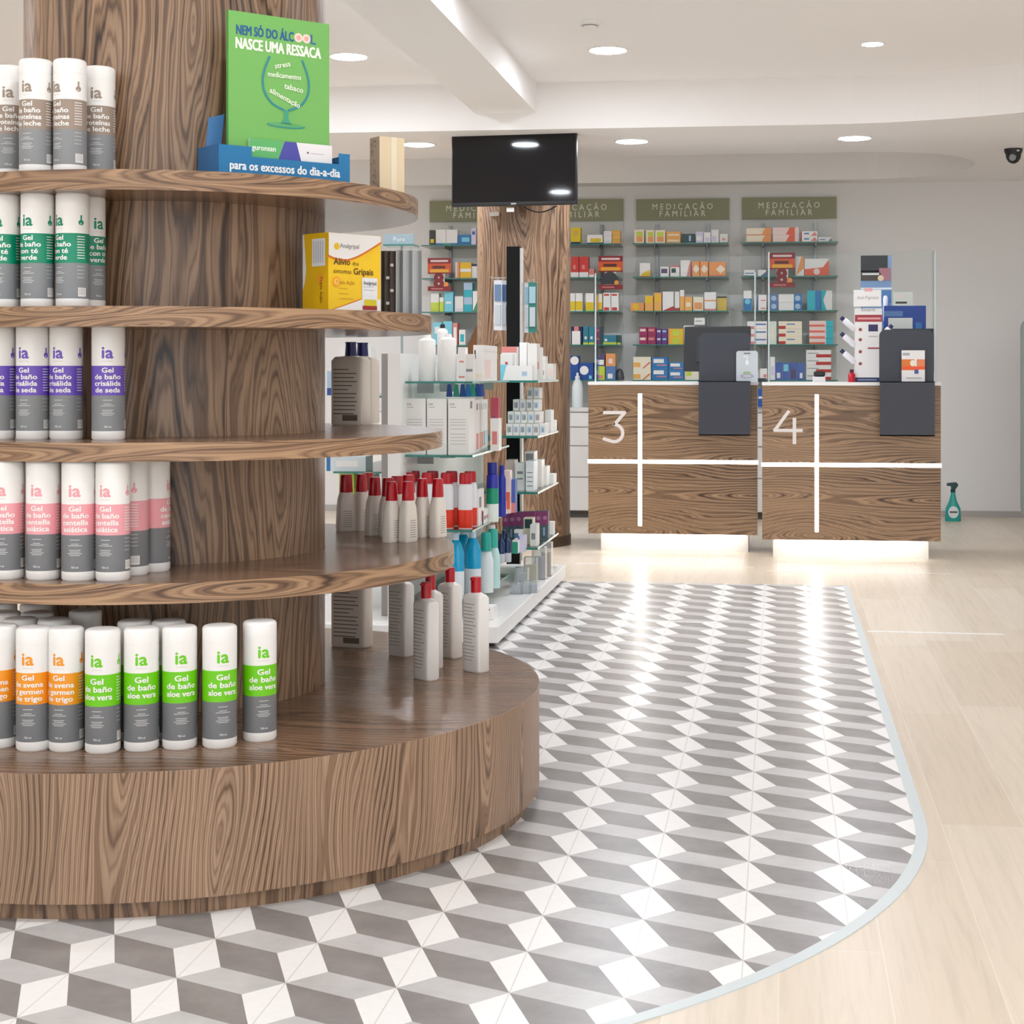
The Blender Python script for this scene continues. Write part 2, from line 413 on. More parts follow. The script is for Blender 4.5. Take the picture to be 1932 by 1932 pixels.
bmesh.ops.triangle_fill(bm, use_beauty=True, edges=eo + ei)
for f in bm.faces:
    if f.normal.z > 0: f.normal_flip()
for vs in (vo, vi):
    tp = [bm.verts.new((v.co.x, v.co.y, HC)) for v in vs]
    for i in range(len(vs)):
        j = (i + 1) % len(vs); bm.faces.new((vs[i], vs[j], tp[j], tp[i]))
me = bpy.data.meshes.new('ceiling_soffit'); bm.to_mesh(me); bm.free(); me.materials.append(CEILM)
struct(link('ceiling_soffit', me))
# beam running along the shop over the two wood-clad columns
b = MB(); b.box(-1.71, -1.36, YB, YS, EYE + 1.46, HC, CEILM); struct(b.build('ceiling_beam'))

# ------------------------------------------------------------------ downlights
def lamp_strength(s): return P('#eff5ff', .5, emit=s)
def downlight(x, y, z, label, r=.092, name='downlight', s=1.0):
    t = thing(name, label, 'ceiling light', (x, y, z), group='recessed ceiling downlights')
    MB().lathe([(r + .012, 0), (r + .012, -.004), (r + .004, -.006), (r, -.004), (r, 0)], P('#f4f2ef', .4), 40, capb=False, capt=False).build('trim_ring', t, smooth=40)
    MB().lathe([(r, -.001), (r, -.003)], lamp_strength(LAMP * s), 40).build('diffuser', t)
    return t
def ceilpt(px, py, z): return onz(px, py, z)
for px, py, z, lb in ((1147, 94, HC, 'large round downlight on main ceiling beneath the smoke detector'), (658, 106, HC, 'large round downlight beside the green poster'),
                      (790, 272, HS, 'round downlight in lowered ceiling just left of the television'), (1192, 266, HS, 'round downlight in lowered ceiling right of the television'),
                      (1612, 260, HS, 'round downlight in lowered ceiling nearest the black camera')):
    x, y = ceilpt(px, py, z); downlight(x, y, z, lb, s=1.25 if z == HS else 1.0)
x, y = ceilpt(1646, 82, HC)
t = downlight(x, y, HC, 'small recessed spotlight at upper right of main ceiling', r=.05, name='spotlight', s=1.2)
downlight(-.92, 6.35, HC, 'added downlight outside the picture, put in to brighten the glass island', s=1.6)  # unseen extra lamp, added to brighten the goods on the glass island
for x, y in ((-3.2, 8.2), (1.2, 5.4), (-3.0, 2.6), (-.75, 2.6), (1.2, 2.6), (-3.0, .2), (-.6, .2), (1.4, .2), (3.1, 5.4), (3.1, 2.6), (3.1, .2), (3.0, 7.6), (-5.2, 5.6), (-5.2, 2.6), (-5.2, 8.2), (-.6, -1.8), (1.8, -1.8), (-3.0, -1.8)):
    downlight(x, y, HS if x > .25 and y > 9.07 - .28 * (x - .25) ** 2 else HC, 'added downlight outside the picture, put in to brighten the glass island')
# lamps seen mirrored in the television screen
for px, py in ((993, 273), (1062, 364)):
    Zt = 9.38; x0, y0 = cam2w(px, Zt); d = Vector((x0, y0, (PY0 - py) / FPX * Zt)); n_ = Vector((-math.sin(.085), -math.cos(.085), 0)); r_ = d - 2 * d.dot(n_) * n_
    k_ = (HC - EYE - d.z) / r_.z; downlight(x0 + r_.x * k_, y0 + r_.y * k_, HC, 'added downlight outside the picture, put in to brighten the glass island')
for x in (-3.2, -5.0):
    downlight(x, 9.65, HS, 'round white downlight in the lowered ceiling outside the picture')
x, y = ceilpt(1113, 40, HC)
t = thing('smoke_detector', 'small white smoke detector on main ceiling above the large downlight', 'smoke detector', (x, y, HC))
MB().lathe([(.05, 0), (.05, -.012), (.046, -.018)], WHITE, 28).build('base', t, smooth=40)
MB().lathe([(.036, -.018), (.034, -.034), (.02, -.040), (.0, -.041)], WHITE, 28).build('sensor_dome', t, smooth=50)
MB().lathe([(.037, -.022), (.037, -.025)], P('#6a6868', .6), 28).build('vent_slots', t)
x, y = ceilpt(1912, 281, HS)
t = thing('security_camera', 'black dome security camera under lowered ceiling at right edge', 'security camera', (x, y, HS), facecam(x, y))
MB().lathe([(.056, 0), (.056, -.012), (.05, -.03)], P('#1a1a1c', .35), 32).build('mount', t, smooth=40)
MB().lathe([(.048, -.03), (.044, -.058), (.03, -.08), (.012, -.09), (0, -.091)], P('#141416', .2), 32).build('dome', t, smooth=60)
M = Matrix.Translation((-.005, -.036, -.055)) @ Matrix.Rotation(PI / 2 + .35, 4, 'X')
MB().lathe([(.021, 0), (.021, .012), (.014, .014)], P('#8d9297', .3), 20, M=M).build('lens_ring', t, smooth=40)
MB().box(.02, .036, -.052, -.047, -.022, -.012, P('#d8d8d8', .4)).build('sticker', t)

# ------------------------------------------------------------------ round wooden display (gondola)
GX, GY = cam2w(PX0 - .2575 * FPX, 4.0)
ZS = {1: (1.446, 1.489, .592), 2: (1.156, 1.199, .625), 3: (.874, .914, .652), 4: (.582, .625, .682)}
G = thing('round_display_gondola', 'big round walnut display with four round shelves around a column', 'display stand', (GX, GY, 0))
MB().lathe([(.872, 0), (.872, .04)], WOODC, 128).build('plinth', G, smooth=40)
MB().lathe([(.895, .037), (.895, .2875), (.8945, .288), (0, .288)], [WOODD, WOODD, WOODT], 160, capt=False).build('base_drum', G, smooth=40)
MB().lathe([(.36, .288), (.36, HC)], WOODC, 96).build('core_column', G, smooth=40)
for k, (z0, z1, R) in ZS.items():
    MB().lathe([(0, z0), (R, z0), (R, z1), (0, z1)], [WOODT, WOODE, WOODT], 160, capb=False, capt=False, grain='x').build('shelf', G, smooth=40)
ZB = .288

# ------------------------------------------------------------------ shower gel bottles
RB, HB = .0352, .25
FL = {
 'taupe': ('#9c8a7c', ['Gel', 'de baño', 'proteínas', 'de leche'], '#8a8c8e'),
 'green': ('#008a68', ['Gel', 'de baño', 'con té', 'verde'], '#85888b'),
 'purple': ('#6c50bd', ['Gel', 'de baño', 'crisálida', 'de seda'], '#85888a'),
 'pink': ('#eda3ab', ['Gel', 'de baño', 'centella', 'asiática'], '#76787b'),
 'orange': ('#f39a1c', ['Gel', 'de avena', 'y germen', 'de trigo'], '#75777a'),
 'lime': ('#6fcc0a', ['Gel', 'de baño', 'aloe vera'], '#75777a'),
}
BOTM = {}
def gel_meshes(fl):
    if fl in BOTM: return BOTM[fl]
    c, lines, gc = FL[fl]; W1 = P('#f1efec', .32); CM = P(c, .38); GM = P(gc, .4)
    r = RB; z = [0, .004, .0195, .020, .0975, .098, .162, .1625, .216]
    body = MB().lathe([(r - .003, 0), (r, .004), (r, .0195), (r, .096), (r, .160), (r, .2165)], [W1, W1, GM, CM, W1], 40)
    cap = MB().lathe([(r - .0006, .2165), (r - .0006, .2178), (r, .2178), (r, HB - .007), (r - .0015, HB - .003), (r - .005, HB - .0008), (r - .009, HB), (0, HB)], W1, 40, capb=False, capt=False)
    e = .0003
    def cyl(off=0): return lambda a, bb: ((r + e) * math.sin(a / r + off), -(r + e) * math.cos(a / r + off), bb)
    lab = MB(); fn = cyl(); TW = P('#f6f4f0', .4)
    lab.text('ia', .036, 0, .1765, CM, fn, .029, sx=1.12)
    lab.rect(-.0115, .0115, .1695, .1701, P('#b9b6b3', .5), fn, 3)
    n = len(lines); y = .1455 if n == 4 else .141
    for s in lines:
        lab.text(s, .0150 if n == 4 else .0165, 0, y, TW, fn, .034, sx=1.22, maxw=.062); y -= .0142 if n == 4 else .0158
    for k, (w, yy) in enumerate(((.020, .0855), (.016, .077), (.030, .0735), (.024, .064), (.020, .0605), (.030, .057), (.022, .0535))):
        lab.rect(-w / 2, w / 2, yy, yy + .0012, P('#d2d2d1', .5), fn, 4)
    lab.text('750 ml', .0055, 0, .027, TW, fn, .01)
    side = cyl(1.45)
    lab.disc(0, .183, .0065, CM, side, 12, .006); lab.rect(-.002, .002, .188, .199, CM, side)
    for k in range(9): lab.rect(-.009, .009, .152 - k * .0058, .1526 - k * .0058 + .0012, P('#e8e4df', .5), side, 3)
    lab.rect(-.007, .012, .024, .043, P('#efece8', .5), side, 3)
    for k in range(7): lab.rect(-.005 + k * .0022, -.0042 + k * .0022, .027, .042, P('#9a9896', .5), cyl(1.453))
    for k in range(4): lab.rect(-.009, .008, .088 - k * .008, .089 - k * .008, P('#d2d2d1', .5), side, 3)
    BOTM[fl] = (body.mesh('body', 40), cap.mesh('cap', 40), lab.mesh('label_print'))
    return BOTM[fl]
def gel(fl, px, Zc, z, off, label, group):
    """off: sideways offset of the printed logo as seen, in bottle radii"""
    x, y = cam2w(px, Zc); ms = gel_meshes(fl)
    t = thing('gel_bottle', label, 'bottle', (x, y, z), facecam(x, y) + math.asin(max(-.98, min(.98, off))), group)
    for nm, me in zip(('body', 'cap', 'label_print'), ms): link(nm, me, t)
    return t
gT = 'taupe banded shower gel bottles on the top shelf'
for i, (px, Z, off, lb) in enumerate(((20, 3.59, -.15, 'leftmost, partly hidden by its neighbour'), (68, 3.515, -.55, 'second from left, standing proud'), (132, 3.515, -.8, 'third from left, standing proud'), (187, 3.60, -.18, 'rightmost, half tucked behind its neighbour'))):
    gel('taupe', px, Z, ZS[1][1], off, 'white gel bottle with taupe band on top shelf, ' + lb, gT)
gG = 'dark green banded shower gel bottles'
for px, Z, off, lb in ((7, 3.525, -.4, 'cut by left picture edge'), (71, 3.505, -.6, 'second from left'), (137, 3.50, -.8, 'third from left'), (168, 3.575, .6, 'rightmost, mostly hidden behind')):
    gel('green', px, Z, ZS[2][1], off, 'white gel bottle with dark green band, ' + lb, gG)
gP = 'purple banded shower gel bottles'
for px, Z, off, lb in ((-2, 3.53, -.5, 'cut by left picture edge'), (62, 3.52, -.55, 'second from left'), (125, 3.52, -.5, 'third from left'), (204.5, 3.50, -.05, 'standing alone at right of the row')):
    gel('purple', px, Z, ZS[3][1], off, 'white gel bottle with purple band, ' + lb, gP)
gK = 'pink banded shower gel bottles'
for px, Z, off, lb in ((14, 3.42, -.4, 'cut by left picture edge'), (82, 3.41, -.4, 'second from left'), (149, 3.395, -.25, 'third from left'), (213, 3.392, -.45, 'fourth from left, front corner of the row'), (249, 3.482, -.97, 'fifth from left, turned sideways'), (290, 3.545, .95, 'rightmost and set furthest back')):
    gel('pink', px, Z, ZS[4][1], off, 'white gel bottle with pink band, ' + lb, gK)
gO = 'orange banded shower gel bottles'
for px, Z, off, lb in ((0, 3.347, -.4, 'cut by left picture edge'), (64, 3.32, -.35, 'second from left'), (125.5, 3.316, -.45, 'rightmost beside a lime one')):
    gel('orange', px, Z, ZB, off, 'white gel bottle with orange band on drum top, ' + lb, gO)
gL = 'lime green banded shower gel bottles'
for px, Z, off, lb in ((194, 3.30, -.35, 'leftmost, beside an orange one'), (267, 3.318, .0, 'second from left'), (339, 3.334, .1, 'third from left'), (414.5, 3.345, .2, 'fourth from left'), (490, 3.404, .25, 'rightmost, standing apart')):
    gel('lime', px, Z, ZB, off, 'white gel bottle with lime band on drum top, ' + lb, gL)
for px, Z, lb in ((254, 3.41, 'between first and second front bottles'), (318, 3.41, 'between second and third front bottles')):
    gel('lime', px, Z, ZB, .6, 'lime banded gel bottle in back row, ' + lb, gL)
for px, Z, lb in ((38, 3.44, 'behind the left front bottle'), (103, 3.43, 'behind the rightmost orange front bottle'), (8, 3.53, 'third row at left edge'), (70, 3.52, 'third row near left'), (161, 3.55, 'third row at its right end'), (2, 3.68, 'far back row at left edge'), (68, 3.66, 'far back row')):
    gel('orange', px, Z, ZB, -.4, 'gel bottle with white cap on drum top, ' + lb, gO)

# ------------------------------------------------------------------ red capped bottles and others on the right of the gondola
def sq(n=24, a=.5, bb=.5, e=4):  # superellipse outline
    out = []
    for k in range(n):
        t = 2 * PI * k / n; c, s = math.cos(t), math.sin(t)
        out.append((a * math.copysign(abs(c) ** (2 / e), c), bb * math.copysign(abs(s) ** (2 / e), s)))
    return out
def loft(mb, rings, mat, capb=True, capt=True, mats=None):
    """rings: list of (z, a, b, e)"""
    n = 28; i0 = len(mb.v)
    for z, a, bb, e in rings:
        for x, y in sq(n, a, bb, e): mb.v.append((x, y, z))
    for j in range(len(rings) - 1):
        for k in range(n):
            k2 = (k + 1) % n; mb.f.append((i0 + j * n + k, i0 + j * n + k2, i0 + (j + 1) * n + k2, i0 + (j + 1) * n + k)); mb.m.append(mb.mi(mats[j] if mats else mat)); mb.uv.append(None)
    if capb: mb.f.append(tuple(i0 + k for k in reversed(range(n)))); mb.m.append(mb.mi(mats[0] if mats else mat)); mb.uv.append(None)
    if capt:
        q = i0 + (len(rings) - 1) * n; mb.f.append(tuple(q + k for k in range(n))); mb.m.append(mb.mi(mats[-1] if mats else mat)); mb.uv.append(None)
    return mb
RED = P('#b8061c', .3); CREAM = P('#e9e2d8', .4); NAVY = P('#14185e', .3)
TXD = P('#8f867d', .6)
def small_red():
    t = thing('red_capped_bottle', '', 'bottle', group='small white bottles with red caps')
    bd = MB(); loft(bd, [(0, .0255, .0155, 4), (.004, .027, .017, 4), (.060, .026, .0168, 3.4), (.088, .0235, .0155, 3), (.106, .0185, .0128, 2.4)], CREAM); bd.build('body', t, 50)
    cp = MB(); loft(cp, [(.1045, .0180, .0128, 2.4), (.107, .0185, .0132, 2.4), (.150, .0158, .0112, 2.4), (.154, .0145, .0100, 2.4)], RED); cp.build('cap', t, 40)
    lb = MB()
    fn = plane_fn(.0182)
    for k in range(8): lb.rect(-.014, .010, .012 + k * .006, .0135 + k * .006, TXD, lambda a, q: (a, -.0172, q))
    lb.build('label_print', t)
    return t
sr = small_red(); first = True
Z4 = ZS[4][1]
for px, Z, rz, lb in ((653, 4.42, .35, 'leftmost, nearest the wooden column'), (682, 4.44, .9, 'second from left, at the back'), (707, 4.31, .7, 'third from left'), (739, 4.14, 1.0, 'front centre'), (770, 4.145, .95, 'front, right of centre'),
                      (797, 4.26, 1.1, 'second from right'), (826, 4.255, 1.05, 'rightmost'), (733, 4.28, .3, 'behind front centre bottle'), (749, 4.36, .3, 'back row, middle'), (770.5, 4.40, .3, 'back row, right'), (694, 4.50, .3, 'furthest back, left')):
    x, y = cam2w(px, Z); lab = 'small white bottle with tapered red cap, ' + lb
    if first: sr.location = (x, y, Z4); sr.rotation_euler.z = facecam(x, y) + rz; sr['label'] = lab; first = False
    else: dup(sr, (x, y, Z4), facecam(x, y) + rz, lab)
def tall_red(w=.034, d=.021, h=.200):
    t = thing('tall_red_capped_bottle', '', 'bottle', group='tall white bottles with red caps on the drum top')
    bd = MB(); WT = P('#ece9e5', .35)
    loft(bd, [(0, w - .003, d - .003, 5), (.004, w, d, 5), (h - .010, w, d, 5), (h - .003, w - .004, d - .0035, 4), (h, .020, .015, 2.4), (h + .004, .013, .013, 2)], WT); bd.build('body', t, 40)
    MB().lathe([(.0135, h + .001), (.0135, h + .040), (.0125, h + .043), (0, h + .043)], RED, 24, capt=False).build('cap', t, 40)
    cp = MB(); cp.box(-.004, .004, -.0165, -.010, h + .036, h + .041, RED); cp.build('cap_lip', t)
    lb = MB(); R = random.Random(3)
    for k in range(17): lb.rect(-w * .72, w * (.2 + .5 * R.random()), .03 + k * .009, .0315 + k * .009, TXD, lambda a, q: (a, -(d + .0004), q))
    lb.build('label_print', t)
    return t
tr = tall_red(); first = True
for px, Z, rz, lb in ((804, 4.065, -.95, 'frontmost'), (898, 4.17, -.85, 'rightmost, nearest the drum rim'), (849, 4.375, -.9, 'at the back, middle'), (812, 4.22, -.9, 'half hidden behind the frontmost'), (757, 4.40, -.75, 'in shade left of the frontmost')):
    x, y = cam2w(px, Z); lab = 'tall white bottle with red cap on drum top, ' + lb
    if first: tr.location = (x, y, ZB); tr.rotation_euler.z = facecam(x, y) + rz; tr['label'] = lab; first = False
    else: dup(tr, (x, y, ZB), facecam(x, y) + rz, lab)
def big_bottle(px, Z, z, w, d, h, label, capm, two, rz):
    x, y = cam2w(px, Z)
    t = thing('large_bottle', label, 'bottle', (x, y, z), facecam(x, y) + rz)
    bd = MB(); loft(bd, [(0, w - .003, d - .003, 5), (.004, w, d, 5), (h - .014, w, d, 5), (h - .003, w - .008, d - .006, 4), (h, .018, .016, 2.2)], P('#ddd5cb', .4)); bd.build('body', t, 40)
    cb = MB(); cb.lathe([(.0165, h - .001), (.0145, h + .028), (.0145, h + .034), (.0155, h + .034), (.0155, h + .038), (0, h + .038)], capm, 24, capt=False); cb.build('cap', t, 40)
    lb = MB(); R = random.Random(5); DK = P('#6b6057', .6)
    for k in range(int((h - .05) / .011)): lb.rect(-w * .75, w * (.1 + .6 * R.random()), .03 + k * .011, .0325 + k * .011, DK, lambda a, q: (a, -(d + .0004), q))
    lb.rect(-w * .2, w * .7, .012, .028, DK, lambda a, q: (a, -(d + .0006), q)); lb.build('label_print', t)
big_bottle(662, 4.45, ZS[3][1], .050, .032, .190, 'large grey-beige bottle with navy cap beside the wooden column', NAVY, 0, -.45)
big_bottle(684, 4.56, ZS[3][1], .044, .030, .190, 'large beige bottle with navy cap, behind a matching one', NAVY, 0, -.45)
big_bottle(664, 4.55, ZB, .056, .030, .245, 'large dark-labelled bottle on drum top beside the wooden column', RED, 0, -.5)

# ------------------------------------------------------------------ cartons
def carton(mb, w, d, h, c, side=None, top=None, deco=(), sdeco=(), x=0, y=0, z=0):
    """front face at y, local -Y; deco rectangles in fractions of the front face"""
    m = P(c, .42); mb.box(x, x + w, y, y + d, z, z + h, m, side=P(side or c, .42), top=P(top or c, .42))
    for q, dd in enumerate(deco):
        kind = dd[0]
        if kind == 'd': mb.disc(x + dd[1] * w, z + dd[2] * h, dd[3] * w, P(dd[4], .42), plane_fn(y, .0004 + .0002 * q), 18)
        elif kind == 'p': mb.flat([(x + a * w, z + bb * h) for a, bb in dd[1]], [tuple(range(len(dd[1])))], P(dd[2], .42), plane_fn(y, .0004 + .0002 * q))
        elif kind == 't': mb.text(dd[1], dd[5] * h, x + dd[2] * w, z + dd[3] * h, P(dd[4], .42), plane_fn(y, .0004 + .0002 * q), dd[6] if len(dd) > 6 else .02, maxw=w * .95)
        else: mb.rect(x + dd[0] * w, x + dd[1] * w, z + dd[2] * h, z + dd[3] * h, P(dd[4], .42), plane_fn(y, .0004 + .0002 * q))
    for q, dd in enumerate(sdeco):
        xx = x + w + .0004 + .0002 * q
        mb.rect(y + dd[0] * d, y + dd[1] * d, z + dd[2] * h, z + dd[3] * h, P(dd[4], .42), lambda a, bb: (xx, a, bb))
    return mb
CN = {'#f2f0ed': 'white', '#ffffff': 'white', '#e9e6e2': 'white', '#e8c81a': 'yellow', '#f0c020': 'yellow', '#d9b84a': 'mustard', '#e86a4a': 'orange-red', '#f0a060': 'orange', '#f3b25a': 'light orange', '#d23a30': 'red', '#c03028': 'red',
      '#1f4f9c': 'blue', '#2a78b8': 'blue', '#7fd0e4': 'light blue', '#2fb6c4': 'teal', '#2f8096': 'petrol blue', '#1c2352': 'navy', '#6a2a80': 'purple', '#a02a5c': 'magenta', '#c8d84a': 'lime', '#4a8c6a': 'green', '#d9d3ea': 'lilac', '#5a4a70': 'violet', '#2b4a50': 'dark teal',
      '#f2d9d4': 'pale pink', '#e08a84': 'pink', '#3a3c34': 'dark olive', '#4b66b0': 'blue', '#f4e8d0': 'cream', '#8a8c90': 'grey', '#dfe8dc': 'pale green', '#35a58a': 'green', '#5b7fb4': 'grey-blue', '#b0c8e0': 'pale blue'}
def cname(c, deco):
    a = CN.get(c, 'coloured'); s = None
    for dd in deco:
        cc = dd[4] if isinstance(dd[0], (int, float)) else (dd[4] if dd[0] in 'dt' else dd[2])
        if cc in CN and CN[cc] != a: s = CN[cc]; break
    return a + (' and ' + s if s else '')

# ------------------------------------------------------------------ wall display bays
YF = 11.62                       # front edge of the wall shelves
bays = [(812, 986, 'leftmost wall bay', 377, 417), (1003, 1176, 'second wall bay', 375, 416), (1201, 1376, 'third wall bay', 374, 414), (1400, 1578, 'rightmost wall bay', 371, 412)]
shy = {0: (460, 523, 587, 650, 715), 1: (460, 523.5, 587, 650.5, 716), 2: (458.5, 523, 586, 650, 716), 3: (457, 522.5, 587, 650, 717)}
SZ = [EYE + .9155, EYE + .672, EYE + .4265, EYE + .184, EYE - .0715]
PANEL = P('#dddeda', .55); OLIVE = P('#98997a', .6)
for bi, (x0, x1, nm, yt, yb) in enumerate(bays):
    X0, X1 = XY(x0, YW), XY(x1, YW)
    t = thing('wall_display_bay', 'glass shelved wall bay under olive sign, ' + nm, 'shelving', ((X0 + X1) / 2, YW, 0), group='wall display bays')
    w = (X1 - X0) / 2; zs0, zs1 = ZY(x1, yb, YW - .03), ZY(x1, yt, YW - .03)
    MB().box(-w, w, -.012, -.002, .82, zs0, PANEL).build('back_panel', t)
    sg = MB().box(-w, w, -.03, -.002, zs0, zs1, OLIVE).build('sign_panel', t)
    tx = MB(); fn = plane_fn(-.03, .001); hh = zs1 - zs0; SG = P('#f0eee0', .5)
    tx.text('M E D I C A Ç Ã O', .062, 0, zs0 + hh * .50, SG, fn, .002, sx=.9); tx.text('F A M I L I A R', .062, 0, zs0 + hh * .17, SG, fn, .002, sx=.9); tx.build('lettering', sg)
    for sx_ in (-.55, .55): MB().box(w * sx_ - .011, w * sx_ + .011, -.03, -.012, .9, zs0 - .03, P('#8c8f90', .35, .6)).build('rail', t)
    for z in SZ:
        g = MB(); g.box(-w, w, YF - YW, -.014, z - .008, z, GLASS, front=EDGE); g.build('glass_shelf', t)
        for sx_ in (-.55, .55): MB().box(w * sx_ - .004, w * sx_ + .004, YF - YW + .06, -.02, z - .022, z - .008, P('#9a9c9c', .35, .8)).build('bracket', t)
W_, Y_, O_ = '#f2f0ed', '#e8c81a', '#f0a060'
def bar(*y): return [(.12, .7, a, a + .07, '#8a8c90') for a in y]
